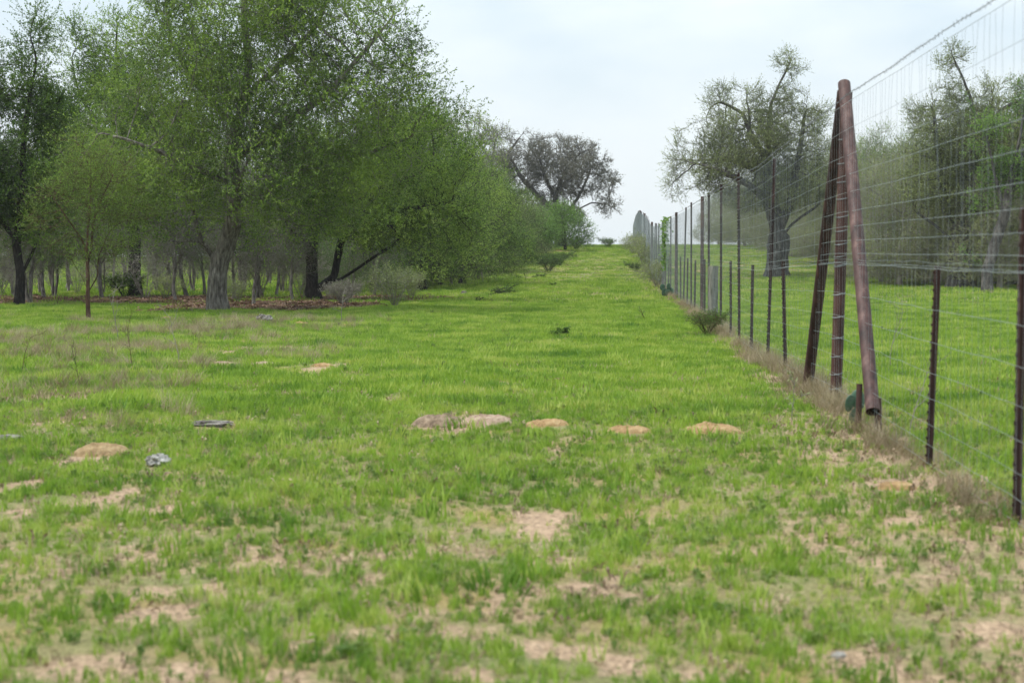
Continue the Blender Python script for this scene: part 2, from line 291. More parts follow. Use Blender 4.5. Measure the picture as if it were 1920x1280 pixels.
def scatter(name, P, rot, scl, pick, coll, label, cat):
    me = bpy.data.meshes.new(name); me.vertices.add(len(P)); me.vertices.foreach_set('co', P.astype(np.float32).ravel())
    a = me.attributes.new('rot', 'FLOAT_VECTOR', 'POINT'); a.data.foreach_set('vector', rot.astype(np.float32).ravel())
    a = me.attributes.new('scl', 'FLOAT', 'POINT'); a.data.foreach_set('value', scl.astype(np.float32))
    a = me.attributes.new('pick', 'INT', 'POINT'); a.data.foreach_set('value', pick.astype(np.int32))
    o = bpy.data.objects.new(name, me); col(o)
    ng = bpy.data.node_groups.new(name, 'GeometryNodeTree')
    ng.interface.new_socket('Geometry', in_out='INPUT', socket_type='NodeSocketGeometry'); ng.interface.new_socket('Geometry', in_out='OUTPUT', socket_type='NodeSocketGeometry')
    gi = ng.nodes.new('NodeGroupInput'); go = ng.nodes.new('NodeGroupOutput'); ip = ng.nodes.new('GeometryNodeInstanceOnPoints'); ci = ng.nodes.new('GeometryNodeCollectionInfo')
    ci.inputs[0].default_value = coll; ci.inputs[1].default_value = True; ci.inputs[2].default_value = True
    def na(nm, ty):
        n = ng.nodes.new('GeometryNodeInputNamedAttribute'); n.data_type = ty; n.inputs[0].default_value = nm; return n.outputs[0]
    ng.links.new(gi.outputs[0], ip.inputs['Points']); ng.links.new(ci.outputs[0], ip.inputs['Instance']); ip.inputs['Pick Instance'].default_value = True
    ng.links.new(na('pick', 'INT'), ip.inputs['Instance Index']); ng.links.new(na('rot', 'FLOAT_VECTOR'), ip.inputs['Rotation']); ng.links.new(na('scl', 'FLOAT'), ip.inputs['Scale'])
    ng.links.new(ip.outputs[0], go.inputs[0])
    md = o.modifiers.new('scatter', 'NODES'); md.node_group = ng
    tag(o, label, cat, kind='stuff'); return o
def sample(n, y0, y1, dens, lo=-.42, hi=.32, mg=1.6):
    """points in the ground wedge around the view, uniform per area, thinned by dens"""
    y = np.sqrt(rng.uniform(0, 1, n)*(y1*y1-y0*y0)+y0*y0); u = rng.uniform(0, 1, n)
    xa = lo*y-mg; xb = hi*y+mg; x = xa+(xb-xa)*u
    k = rng.random(n) < dens(x, y)*nomound(x, y); x = x[k]; y = y[k]
    return x, y
def pts(x, y, off=0.): return np.stack([x, y, ground(x, y)+off], -1)
def rotz(n, tilt=.12): return np.stack([rng.normal(0, tilt, n), rng.normal(0, tilt, n), rng.uniform(0, 6.283, n)], -1)
def grass_mat(name, cols, trans=.35):
    m = leaf_mat(name, cols, trans=trans, inst=True, patch=.6, nscale=.9, rough=.5, spec=.2, tcol=(1.15, 1.2, .6)); return m
G1 = grass_mat('meadow_grass', [(.09, .185, .026), (.17, .285, .038), (.26, .375, .055), (.38, .43, .12)])
G2 = grass_mat('clover_leaves', [(.10, .17, .045), (.17, .24, .065), (.24, .31, .10)])
G3 = grass_mat('straw', [(.16, .115, .075), (.30, .235, .16), (.44, .37, .26)], trans=.2)
G4 = grass_mat('dry_weed', [(.15, .115, .075), (.27, .22, .145), (.40, .345, .24)], trans=.2)
G5 = grass_mat('fallen_leaf', [(.08, .045, .03), (.17, .10, .065), (.30, .20, .14)], trans=.1)
rs = np.random.default_rng(3)
cn = bpy.data.collections.new('meadow_tufts')
for i in range(5): proto('tuft_%d' % i, blades(16, .085, .0026, .035, .55, rs), G1, cn)          # names sort: 0-4 green
for i in range(2): proto('tuft_%d' % (5+i), blades(12, .07, .0022, .04, 1.0, rs), G3, cn)           # 5-6 straw
for i in range(3): proto('tuft_%d' % (7+i), rosette(14, .022, rs, .05, .38), G2, cn)                 # 7-9 broad leaves
# near meadow
def dn(x, y): return np.clip(1.04-1.12*bare(x, y), 0.07, 1)*(0.45+.55*sstep(.3, .62, fbm(x, y, .5, 51)))
def meadow(name, n, y0, y1, dens, sc0, sc1, coll, probs, label, lo=-.42, hi=.32):
    x, y = sample(n, y0, y1, dens, lo, hi); k = len(x); b_ = bare(x, y)
    p = rng.choice(len(probs), k, p=np.array(probs)/sum(probs))
    if len(probs) == 10: big = rng.random(k) < .012; nb = int(big.sum())
    if len(probs) == 10: q = (b_ > .35)&(rng.random(k) < .5); p[q] = rng.integers(5, 10, q.sum())
    s = rng.uniform(sc0, sc1, k)*(.45+1.05*fbm(x, y, .45, 61))*(1-.5*b_)
    if len(probs) == 10: s[big] = rng.uniform(1.2, 2.0, nb); p[big] = rng.integers(0, 5, nb)
    print(name, k)
    return scatter(name, pts(x, y, -.004), rotz(k), s, p, coll, label, 'grass')
meadow('grass', 66000, 3.4, 14.5, dn, .42, 1.08, cn, [14, 14, 14, 14, 14, 6, 6, 6, 6, 6], 'short bright green spring grass covering the near part of the clearing')
cm = bpy.data.collections.new('field_tufts')
for i in range(5): proto('clump_%d' % i, blades(36, .10, .0050, .16, .5, rs, seg=2), G1, cm)
proto('clump_5', blades(22, .09, .004, .15, .8, rs, seg=2), G3, cm); proto('clump_6', rosette(30, .03, rs, .07, .38), G2, cm)
def dm(x, y): return np.clip(1.02-1.2*bare(x, y), .03, 1)*(1-.93*litter(x, y))
meadow('grass', 74000, 13.5, 46, dm, .6, 1.1, cm, [19, 19, 19, 19, 19, 3, 3], 'even green grass in the middle distance of the clearing')
cf_ = bpy.data.collections.new('far_tufts')
for i in range(4): proto('patch_%d' % i, blades(70, .12, .011, .45, .4, rs, seg=1), G1, cf_)
proto('patch_4', blades(40, .11, .009, .4, .6, rs, seg=1), G3, cf_)
meadow('grass', 60000, 44, 150, lambda x, y: (1-.9*litter(x, y))*(1-.5*bare(x, y)), .6, 1.1, cf_, [22, 22, 22, 22, 7], 'far green grass rising to the crest of the low hill', lo=-.42, hi=.34)
# weeds, straw along the fence, dry stalks at left
cd = bpy.data.collections.new('dry_tufts')
for i in range(4): proto('dry_%d' % i, blades(34, .34, .0020, .09, .75, rs, seg=4, curl=.8), G4, cd)
for i in range(2): proto('dry_%d' % (4+i), blades(20, .22, .0024, .1, .9, rs, seg=3), G3, cd)
def fence_d(x, y): return np.exp(-((x-1.84)/.16)**2)*(.05+.8*sstep(.42, .65, fbm(x, y, .7, 71)))*(1-.6*sstep(40, 60, y))*(.4+.6*sstep(9, 14, y))
n = 20000; y = 3+rng.random(n)**1.4*75; x = 1.8+rng.normal(0, .3, n); k = rng.random(n) < fence_d(x, y); x = x[k]; y = y[k]; print('dry', len(x))
scatter('dry_grass', pts(x, y), rotz(len(x), .3), rng.uniform(.2, .95, len(x))*np.where(y < 11, .7, 1), rng.integers(0, 6, len(x)), cd, 'dead brown grass and weeds tangled along the foot of the wire fence', 'dry grass')
def lw(x, y): return sstep(2.4, 4.5, -x-(y-14)*.11+.5)*sstep(.42, .62, fbm(x, y, 1.6, 81))
x, y = sample(15000, 12, 34, lw); print('left weeds', len(x))
scatter('dry_weeds', pts(x, y), rotz(len(x), .25), rng.uniform(.3, .95, len(x)), rng.integers(0, 6, len(x)), cd, 'thin patch of dry brownish stalks in the grass at the left', 'weeds')
cl = bpy.data.collections.new('leaf_scatter')
for i in range(3): proto('fallen_%d' % i, rosette(26, .07, rs, .05, .32), G5, cl)
x, y = sample(26000, 36, 56, lambda x, y: litter(x, y), lo=-.46, hi=0.0); print('litter', len(x))
scatter('leaf_litter', pts(x, y), rotz(len(x), .3), rng.uniform(.7, 1.3, len(x)), rng.integers(0, 3, len(x)), cl, 'brown fallen leaves lying under the oaks at the left', 'leaf litter')
def dthatch(x, y): return .12+.88*sstep(.12, .4, bare(x, y))*(1-.55*sstep(.6, .95, bare(x, y)))
x, y = sample(15000, 3.6, 18, dthatch); print('thatch', len(x))
ct = bpy.data.collections.new('thatch_scatter'); G6 = grass_mat('thatch_bits', [(.13, .085, .055), (.25, .18, .12), (.40, .31, .21)], trans=.1)
for i in range(3): proto('bit_%d' % i, rosette(9, .05, rs, .06, .16), G6, ct)
for i in range(3): proto('bit_%d' % (3+i), blades(9, .05, .0022, .05, 2.2, rs, seg=2), G6, ct)
scatter('thatch', pts(x, y, -.006), rotz(len(x), .5), rng.uniform(.35, 1.0, len(x)), rng.integers(0, 6, len(x)), ct, 'dead straw-brown bits scattered on the thin near turf', 'leaf litter')
# ------------------------------------------------------------------ trees
def grow(attr, guides, step, di, dk, iters, jit, grav, rr):
    """space colonisation from hand-laid guide limbs"""
    nodes = []; par = []
    for gl in guides:
        pi, pl = gl
        prev = -1 if pi is None else None
        if prev is None:
            p0 = np.array(pl[0]); prev = int(np.argmin(((np.array(nodes)-p0)**2).sum(1)))
        first = (pi is None)
        for a, b_ in zip(pl[:-1], pl[1:]):
            a = np.array(a, float); b_ = np.array(b_, float); L = np.linalg.norm(b_-a); k = max(1, int(L/step))
            if first: nodes.append(a); par.append(-1); prev = len(nodes)-1; first = False
            for q in range(1, k+1):
                p = a+(b_-a)*q/k+(rr.normal(0, jit*.12*step*1.5, 3) if q < k else 0); nodes.append(p); par.append(prev); prev = len(nodes)-1
    nodes = np.array(nodes); A = attr.copy(); par = list(par)
    D = np.full(len(A), 1e9); NI = np.zeros(len(A), int); start = 0
    for it in range(iters):
        new = nodes[start:]
        if len(new) and len(A):
            d = np.sqrt(((A[:, None, :]-new[None])**2).sum(-1)); m = d.argmin(1); dm_ = d[np.arange(len(A)), m]; u = dm_ < D
            D[u] = dm_[u]; NI[u] = m[u]+start
        keep = D > dk; A = A[keep]; D = D[keep]; NI = NI[keep]
        if not len(A): break
        act = D < di
        if not act.any(): di *= 1.3; start = len(nodes); continue
        v = A[act]-nodes[NI[act]]; v /= np.linalg.norm(v, axis=1)[:, None]+1e-9
        ids = np.unique(NI[act]); S = np.zeros((len(nodes), 3)); np.add.at(S, NI[act], v); v = S[ids]
        v /= np.linalg.norm(v, axis=1)[:, None]+1e-9; v += rr.normal(0, jit, v.shape); v[:, 2] += grav
        v /= np.linalg.norm(v, axis=1)[:, None]+1e-9
        start = len(nodes); nodes = np.concatenate([nodes, nodes[ids]+v*step]); par += list(ids)
        if len(nodes) > 14000: break
    return nodes, np.array(par)
def tubes(chains, radf, sides_f, rr, flare=None):
    V = []; F4 = []; base = 0
    for P, rad in chains:
        k = len(P); s = sides_f(rad[0]); T = np.gradient(P, axis=0) if k > 2 else np.repeat((P[1]-P[0])[None], 2, 0)
        T /= np.linalg.norm(T, axis=1)[:, None]+1e-9
        ref = np.array([0, 0, 1.]) if abs(T[0, 2]) < .9 else np.array([1., 0, 0])
        U = np.cross(T, ref); U /= np.linalg.norm(U, axis=1)[:, None]+1e-9; W = np.cross(T, U)
        a = np.arange(s)*2*math.pi/s; rg = rad[:, None]*np.ones(s)
        if rad[0] > .05: rg = rg*(1+.13*np.sin(3*a+rr.uniform(0, 6))[None]+rr.normal(0, .06, (k, s)))
        ring = P[:, None]+rg[..., None]*(U[:, None]*np.cos(a)[None, :, None]+W[:, None]*np.sin(a)[None, :, None])
        V.append(ring.reshape(-1, 3)); i = base+np.arange(k*s).reshape(k, s); j = np.roll(i, -1, 1)
        F4.append(np.stack([i[:-1], j[:-1], j[1:], i[1:]], -1).reshape(-1, 4)); base += k*s
    return np.concatenate(V), np.concatenate(F4)
def make_tree(lobes, guides, n_attr, trunk_r, seed, step=.24, dk=.34, di=2.2, jit=.25, grav=.03, tip=.006, twigs=3, twlen=.34, nleaf=6, lsize=.045, lwid=.5, tw_up=.25, clump=.0, maxr=.022, shell=.0, pexp=.62):
    rr = np.random.default_rng(seed)
    vol = np.array([l[3]*l[4]*l[5] for l in lobes]); cnt = np.maximum(8, (n_attr*vol/vol.sum()).astype(int)); A = []
    for (cx, cy, cz, rx, ry, rz), c in zip(lobes, cnt):
        u = rr.normal(size=(c*3, 3)); u /= np.linalg.norm(u, axis=1)[:, None]; r_ = rr.random(c*3)**(1/(3+shell*6)); u *= r_[:, None]
        p = u*[rx, ry, rz]+[cx, cy, cz]
        if clump > 0:
            q = np.array([mnoise.noise(Vector(v)*.85+Vector((seed, 0, 0)))+.5*mnoise.noise(Vector(v)*2.1+Vector((0, seed, 0))) for v in p]); p = p[q > np.quantile(q, clump)]
        A.append(p[:c])
    A = np.concatenate(A); A = A[A[:, 2] > (.35 if trunk_r > .04 else .08)]
    nodes, par = grow(A, guides, step, di, dk, 130, jit, grav, rr)
    n = len(nodes); ch = [[] for _ in range(n)]
    for i, p in enumerate(par):
        if p >= 0: ch[p].append(i)
    cntl = np.zeros(n)
    for i in range(n-1, -1, -1):
        if not ch[i]: cntl[i] = 1
        if par[i] >= 0: cntl[par[i]] += cntl[i]
    rad = np.maximum(tip, trunk_r*(cntl/cntl[0])**pexp)
    # distance below ~0.5 m of trunk flares out
    fl = 1+.35*np.exp(-np.clip(nodes[:, 2], 0, None)/.22); rad2 = np.where(rad > trunk_r*.5, rad*fl, rad)
    chains = []; stack = [0]; 
    roots = [i for i in range(n) if par[i] < 0]; stack = [(r, None) for r in roots]
    while stack:
        s, p0 = stack.pop(); idx_ = [] if p0 is None else [p0]; cur = s
        while True:
            idx_.append(cur)
            if not ch[cur]: break
            k = max(ch[cur], key=lambda c: cntl[c])
            for c in ch[cur]:
                if c != k: stack.append((c, cur))
            cur = k
        if len(idx_) > 1:
            rc = rad2[idx_].copy()
            if p0 is not None: rc[0] = rc[1]
            P = nodes[idx_].copy()
            if len(P) > 3: P[1:-1] = .5*P[1:-1]+.25*(P[:-2]+P[2:])
            chains.append((P, rc))
    V, F4 = tubes(chains, None, lambda r: 14 if r > .15 else (8 if r > .05 else (5 if r > .02 else 3)), rr)
    # twigs
    thin = np.where(rad < maxr)[0]; print('tree', seed, 'attr', len(A), 'nodes', n, 'thin', len(thin), 'ends', int(cntl[0])); src = np.repeat(thin, twigs); m = len(src)
    pd = nodes[src]-nodes[np.maximum(par[src], 0)]; pd /= np.linalg.norm(pd, axis=1)[:, None]+1e-9
    d = rr.normal(size=(m, 3))*.5+pd*.75; d[:, 2] += tw_up; d /= np.linalg.norm(d, axis=1)[:, None]
    L = twlen*rr.uniform(.4, 1.25, m); p0 = nodes[src]; p1 = p0+d*L[:, None]*.55; d2 = d+rr.normal(0, .22, d.shape); d2[:, 2] += .22; d2 /= np.linalg.norm(d2, axis=1)[:, None]; p2 = p1+d2*L[:, None]*.5
    u = np.cross(d, [0.3, .5, .8]); u /= np.linalg.norm(u, axis=1)[:, None]+1e-9; v = np.cross(d, u); r0 = tip*.62
    TV = []
    for p, r in ((p0, r0), (p1, r0*.6)):
        for a in (0, 2.094, 4.189): TV.append(p+(u*math.cos(a)+v*math.sin(a))*r)
    TV.append(p2); TV = np.stack(TV, 1); b0 = len(V)+np.arange(m)*7
    q = np.concatenate([np.stack([b0+i, b0+(i+1) % 3, b0+3+(i+1) % 3, b0+3+i], -1) for i in range(3)]); t = np.concatenate([np.stack([b0+3+i, b0+3+(i+1) % 3, b0+6], -1) for i in range(3)])
    WV = np.concatenate([V, TV.reshape(-1, 3)]); WF = [np.concatenate([F4, q]), t]
    # leaves
    k = m*nleaf; li = np.repeat(np.arange(m), nleaf); f = rr.random(k)**.8
    c = np.where((f < .5)[:, None], p0[li]+(p1-p0)[li]*(f*2)[:, None], p1[li]+(p2-p1)[li]*((f-.5)*2)[:, None])
    ld = d2[li]*.7+rr.normal(0, .7, (k, 3)); ld[:, 2] += .15; ld /= np.linalg.norm(ld, axis=1)[:, None]
    nn = rr.normal(0, .7, (k, 3)); nn[:, 2] += 1.; sd_ = np.cross(ld, nn); sd_ /= np.linalg.norm(sd_, axis=1)[:, None]+1e-9
    s = lsize*rr.uniform(.6, 1.3, k)[:, None]; LV = np.stack([c, c+ld*s*.5+sd_*s*lwid*.5, c+ld*s, c+ld*s*.5-sd_*s*lwid*.5], 1).reshape(-1, 3)
    LF = (np.arange(k)*4)[:, None]+np.arange(4)[None]
    return (WV, WF), (LV, LF)
TOT = [0]
def tree(name, loc, wl, bark, leaf, label, cat='tree', group=None, rz=0, s=1.0):
    r = empty(name, loc, rz, s); mesh('trunk', wl[0][0], wl[0][1], M[bark], r, smooth=True); mesh('crown', wl[1][0], wl[1][1], M[leaf], r)
    TOT[0] += len(wl[1][1]); tag(r, label, cat, group); return r
def frame(px, py, d):
    """converts photo pixels into metres relative to a tree base standing at depth d"""
    b = at_d(px, d); s = FPX/d; by = HOR+(EYE-b.z)*s
    return b, s, (lambda x, y, dy=0.: ((x-px)/s, dy, (by-y)/s)), (lambda x, y, rx, ry, dy=0., rd=None: ((x-px)/s, dy, (by-y)/s, rx/s, (rd if rd else rx/s*.9), ry/s))
# --- big live oak at the edge of the wood
b, s, g_, l_ = frame(402, 580, 38)
gd = [(None, [g_(400, 590), g_(398, 545), g_(402, 500), g_(418, 460), g_(437, 405, -.2), g_(436, 350, -.1), g_(427, 300), g_(438, 240), g_(455, 180, .2), g_(463, 110), g_(455, 30), g_(462, -90)]),
      (1, [g_(402, 500), g_(383, 468), g_(362, 440, .2), g_(345, 380, .4), g_(322, 320, .3), g_(290, 270, .2)]),
      (1, [g_(383, 468), g_(372, 450, -.4), g_(352, 452, -.7), g_(325, 455, -1)]),
      (1, [g_(427, 300), g_(480, 275, -.5), g_(545, 235, -.9), g_(620, 190, -1.0), g_(690, 110, -.9), g_(745, 40, -.6)]),
      (1, [g_(438, 240), g_(400, 200, .4), g_(350, 150, .6), g_(305, 80, .7), g_(290, 0, .7)]),
      (1, [g_(437, 390, -.2), g_(500, 345, .6), g_(580, 300, 1.0), g_(680, 280, 1.2), g_(760, 250, 1.2)]),
      (1, [g_(436, 350, -.1), g_(390, 320, -1.2), g_(320, 285, -2.0), g_(240, 260, -2.3)]),
      (1, [g_(455, 180, .2), g_(520, 110, .6), g_(580, 40, .9), g_(620, -60, 1)]),
      (1, [g_(437, 400, -.2), g_(470, 350, -1.5), g_(500, 320, -2.4)])]
lb = [l_(480, -40, 240, 130), l_(430, 150, 230, 150), l_(440, 170, 150, 110, -2.2, .9), l_(470, 60, 150, 90, -2.0, .9), l_(640, 120, 150, 150, -.5), l_(660, 280, 150, 110, .3), l_(250, 300, 120, 110, -1), l_(310, 190, 95, 110, .3), l_(250, 425, 100, 36), l_(480, 440, 80, 30, .8), l_(420, 250, 120, 60, -2.4, .8), l_(285, 110, 50, 60, .5), l_(680, 210, 110, 90, -.8), l_(560, 230, 170, 110, -1.6, 1.2), l_(480, 330, 170, 90, -1.8, 1.6), l_(330, 380, 110, 60, 0), l_(560, 400, 130, 60, 0), l_(780, 150, 60, 80, 0, .8), l_(760, 60, 40, 80, -.5, .5), l_(830, 205, 60, 30, 0, .5)]
tree('live_oak', b, make_tree(lb, gd, 16000, .205, 1, pexp=.5, step=.16, dk=.17, di=3, twigs=2, nleaf=20, lsize=.05, twlen=.62, clump=.42, tip=.004), 'bark', 'leaf_oak', 'largest oak at left, pale forked trunk standing in brown fallen leaves')
# --- twin trunk oak
b, s, g_, l_ = frame(590, 560, 47)
gd = [(None, [g_(586, 570), g_(582, 520), g_(582, 470), g_(590, 420), g_(605, 360), g_(630, 300)]),
      (None, [g_(612, 566, .4), g_(618, 520, .5), g_(625, 470, .6), g_(640, 420, .8), g_(680, 340, 1)]),
      (1, [g_(616, 535, .5), g_(655, 515), g_(700, 487, -.3), g_(745, 465, -.5), g_(800, 430, -.6), g_(850, 380, -.6)]),
      (1, [g_(582, 470), g_(560, 440, -.6), g_(530, 410, -1)])]
gd[1] = (1, [g_(586, 548)]+gd[1][1][1:]); gd[2] = (1, [g_(616, 535, .5), g_(652, 512, .3), g_(700, 482, 0), g_(745, 455, -.2)]); gd.append((1, [g_(590, 420), g_(650, 385), g_(730, 355), g_(810, 310)])); gd.append((1, [g_(640, 420, .8), g_(700, 400, .4), g_(780, 390, 0), g_(840, 380, -.3)]))
lb = [l_(690, 350, 160, 90), l_(790, 300, 100, 90, -.5), l_(700, 400, 130, 55, -1.8, 1), l_(840, 420, 70, 60, -.3), l_(620, 320, 130, 90), l_(790, 410, 100, 60, -.6), l_(560, 410, 80, 50), l_(850, 270, 60, 60, 0), l_(690, 430, 120, 40, .5), l_(800, 250, 50, 50)]
wl = make_tree(lb, gd, 13000, .20, 2, pexp=.55, step=.15, dk=.165, di=3, twigs=2, nleaf=18, lsize=.055, twlen=.65, clump=.5, tip=.005)
tree('oak', b, wl, 'bark_dark', 'leaf_oak', 'dark trunked oak with a low limb leaning right, second large tree from left')
# --- dark straight trunk with tall crown behind
b, s, g_, l_ = frame(243, 555, 50)
gd = [(None, [g_(245, 562), g_(242, 520), g_(243, 460), g_(238, 380), g_(225, 300), g_(215, 200), g_(210, 110), g_(212, 40)]),
      (1, [g_(238, 380), g_(290, 330, .5), g_(330, 290, .8)]), (1, [g_(225, 300), g_(170, 240, .3), g_(130, 170, .4), g_(115, 100, .4)])]
lb = [l_(190, 200, 110, 110), l_(215, 70, 45, 55), l_(130, 100, 40, 70), l_(165, 130, 70, 60), l_(270, 330, 140, 70), l_(150, 330, 100, 80), l_(210, 250, 150, 90)]
treeC = tree('oak', b, make_tree(lb, gd, 12000, .17, 3, pexp=.55, step=.16, dk=.18, di=3, twigs=3, nleaf=17, lsize=.055, twlen=.65, clump=.5, tip=.005), 'bark_dark', 'leaf_oak', 'tall oak with a straight blackish trunk, standing between young tree and large forked oak')
# --- left edge dark tree
b, s, g_, l_ = frame(22, 572, 42)
gd = [(None, [g_(15, 582), g_(20, 520), g_(12, 450), g_(25, 360), g_(30, 260), g_(42, 180), g_(58, 110), g_(44, 60), g_(60, 10)]), (1, [g_(20, 520), g_(40, 470, .2), g_(60, 400, .4), g_(80, 330, .5)]), (1, [g_(12, 450), g_(-40, 380), g_(-90, 300)])]
lb = [l_(20, 330, 110, 110), l_(10, 180, 80, 80), l_(45, 60, 38, 50, 0, .5), l_(80, 260, 60, 80), l_(-60, 250, 90, 160), l_(60, 420, 60, 40)]
tree('oak', b, make_tree(lb, gd, 10000, .11, 4, pexp=.55, step=.14, dk=.15, di=3, twigs=3, nleaf=16, lsize=.055, twlen=.6, clump=.52, tip=.005), 'bark_dark', 'leaf_dark', 'dark tree at the far left edge, its thin crooked top bare against the sky')
# --- young feathery tree
b, s, g_, l_ = frame(151, 596, 33.3)
gd = [(None, [g_(151, 602), g_(150, 570), g_(151, 530), g_(150, 480), g_(152, 430), g_(158, 370), g_(160, 300)]), (1, [g_(150, 500), g_(156, 460, .1), g_(158, 420, .1), g_(175, 380), g_(200, 330)]), (1, [g_(151, 480), g_(142, 450), g_(120, 410, -.2), g_(95, 370, -.3)]), (1, [g_(151, 545), g_(140, 520), g_(124, 495)]), (1, [g_(151, 550), g_(166, 520, .1), g_(172, 480), g_(190, 440)])]
lb = [l_(150, 310, 55, 70), l_(85, 345, 60, 40), l_(215, 340, 75, 34), l_(150, 400, 80, 45), l_(75, 415, 45, 22), l_(235, 400, 60, 24), l_(120, 270, 30, 35), l_(150, 465, 80, 25), l_(245, 300, 35, 16)]
tree('young_tree', b, make_tree(lb, gd, 3600, .042, 5, pexp=.5, step=.085, dk=.1, di=.8, twigs=2, nleaf=14, lsize=.03, twlen=.5, lwid=.4, tip=.0035, tw_up=.3, clump=.52, maxr=.012, jit=.15), 'bark_brown', 'leaf_bright', 'slender young tree with a red-brown stem and feathery crown, alone in the grass at left')
# --- oaks and brush going up the left side
def generic(seed, H, Rr, tr, low=.2, skirt=0, **k):
    rr = np.random.default_rng(seed+100); gd = []; p = [(0, 0, -.15)]; z = 0; x = y = 0
    while z < H*.75: z += H*.13; x += rr.normal(0, H*.025); y += rr.normal(0, H*.025); p.append((x, y, z))
    gd.append((None, p)); 
    for i in range(5):
        q = p[rr.integers(2, min(5, len(p)))]; a = i*1.257+rr.uniform(-.3, .3); L = Rr*.8; r1 = [(q[0]+math.cos(a)*L*f, q[1]+math.sin(a)*L*f, q[2]+H*.28*f**.8+rr.normal(0, .08)*H*.15) for f in (0, .35, .7, 1)]; gd.append((1, r1))
    lb = [(0, 0, H*.68, Rr*.7, Rr*.7, H*.32)]
    for i in range(6): a = i*1.05+rr.uniform(0, 1); lb.append((math.cos(a)*Rr*.55, math.sin(a)*Rr*.55, H*rr.uniform(low+.22, .75), Rr*.45, Rr*.45, H*.2))
    for i in range(skirt): a = i*6.283/skirt+rr.uniform(0, .6); lb.append((math.cos(a)*Rr*.62, math.sin(a)*Rr*.62, H*.2, Rr*.45, Rr*.45, H*.19))
    return make_tree(lb, gd, k.pop('n', 1100), tr, seed, **k)
WA = generic(21, 6.2, 3.0, .14, .0, skirt=7, n=7500, step=.22, dk=.27, di=3, twigs=3, nleaf=11, lsize=.06, twlen=.65, tip=.006, clump=.5)
WB = generic(22, 5.0, 2.6, .09, .0, skirt=7, n=6000, step=.2, dk=.25, di=3, twigs=3, nleaf=10, lsize=.05, twlen=.65, tip=.006, clump=.5)
GW = 'trees along the left side of the clearing'
t1 = tree('oak', at_d(866, 70), WA, 'bark_dark', 'leaf_oak', 'round green oak halfway up the clearing on the left, leaning over bare low twigs', s=.98)
spots = [(790, 60, 1.0, .95, 'broad green oak behind the right end of the low leaning limb'), (905, 84, 2.2, .8, 'green oak just right of the halfway oak, nearer the hill'), (700, 66, 3.3, 1.05, 'oak mostly hidden behind the crown with the low leaning limb'), (945, 96, 4.3, .68, 'small green oak in front of the bare grey oaks')]
for (px, d, rz, s_, lab) in spots: copy_tree(t1, at_d(px, d), rz, s_, lab)
t2 = tree('brush_tree', at_d(826, 66), WB, 'bark_dark', 'leaf_sage', 'low grey-green brush tree beside the halfway oak', s=.8, rz=1)
for (px, d, rz, s_, lab) in [(965, 92, .4, .72, 'low grey-green brush tree below the bare oaks, left of the rounded bush'), (895, 76, 2., .7, 'low grey-green brush tree right of the halfway oak'), (740, 62, 4., .85, 'grey-green brush tree behind the leafy scrub bush')]: copy_tree(t2, at_d(px, d), rz, s_, lab)
# --- bare grey oaks on the hill
b, s, g_, l_ = frame(1052, 470, 118)
gd = [(None, [g_(1050, 480), g_(1052, 440), g_(1050, 405), g_(1040, 370), g_(1020, 330), g_(1010, 290)]), (1, [g_(1052, 410), g_(1075, 385), g_(1095, 350), g_(1110, 310), g_(1130, 300)]), (1, [g_(1052, 415), g_(1080, 395, .3), g_(1110, 380), g_(1140, 385), g_(1160, 398)]), (1, [g_(1040, 370), g_(1060, 320), g_(1085, 290), g_(1105, 280)]), (1, [g_(1050, 405), g_(1010, 370), g_(975, 330), g_(960, 300)])]
lb = [l_(1030, 280, 45, 28), l_(965, 300, 42, 26), l_(1060, 300, 60, 30), l_(950, 350, 40, 30), l_(1130, 310, 25, 18), l_(930, 310, 40, 28), l_(910, 360, 40, 40),  l_(1085, 285, 38, 26), l_(1000, 310, 45, 35), l_(1130, 340, 32, 30), l_(1060, 340, 60, 40), l_(1140, 385, 28, 20), l_(1110, 320, 30, 22), l_(985, 365, 40, 40), l_(1040, 400, 60, 25)]
WH = make_tree(lb, gd, 8000, .36, 6, step=.21, dk=.24, di=3, jit=.45, twigs=7, nleaf=5, lsize=.075, twlen=.45, tip=.011, maxr=.03, clump=.5, tw_up=.3)
tree('bare_oak', b, WH, 'bark_old', 'leaf_grey', 'wide grey nearly leafless oak on the hill, its low limb reaching right')
b, s, g_, l_ = frame(928, 470, 128)
gd = [(None, [g_(925, 480), g_(930, 420), g_(925, 350), g_(922, 300), g_(930, 260)]), (1, [g_(925, 310), g_(900, 270), g_(885, 255)]), (1, [g_(925, 320), g_(955, 285), g_(985, 245)])]
lb = [l_(930, 255, 40, 22), l_(905, 265, 22, 18), l_(960, 275, 28, 22), l_(988, 250, 10, 8), l_(925, 330, 50, 40)]
tree('bare_oak', b, make_tree(lb, gd, 2200, .3, 7, step=.24, dk=.28, di=3, jit=.45, twigs=5, nleaf=3, lsize=.07, twlen=.45, tip=.011, maxr=.03, clump=.5), 'bark_old', 'leaf_grey', 'smaller leafless grey oak showing above the green treetops, left of the wide bare oak')
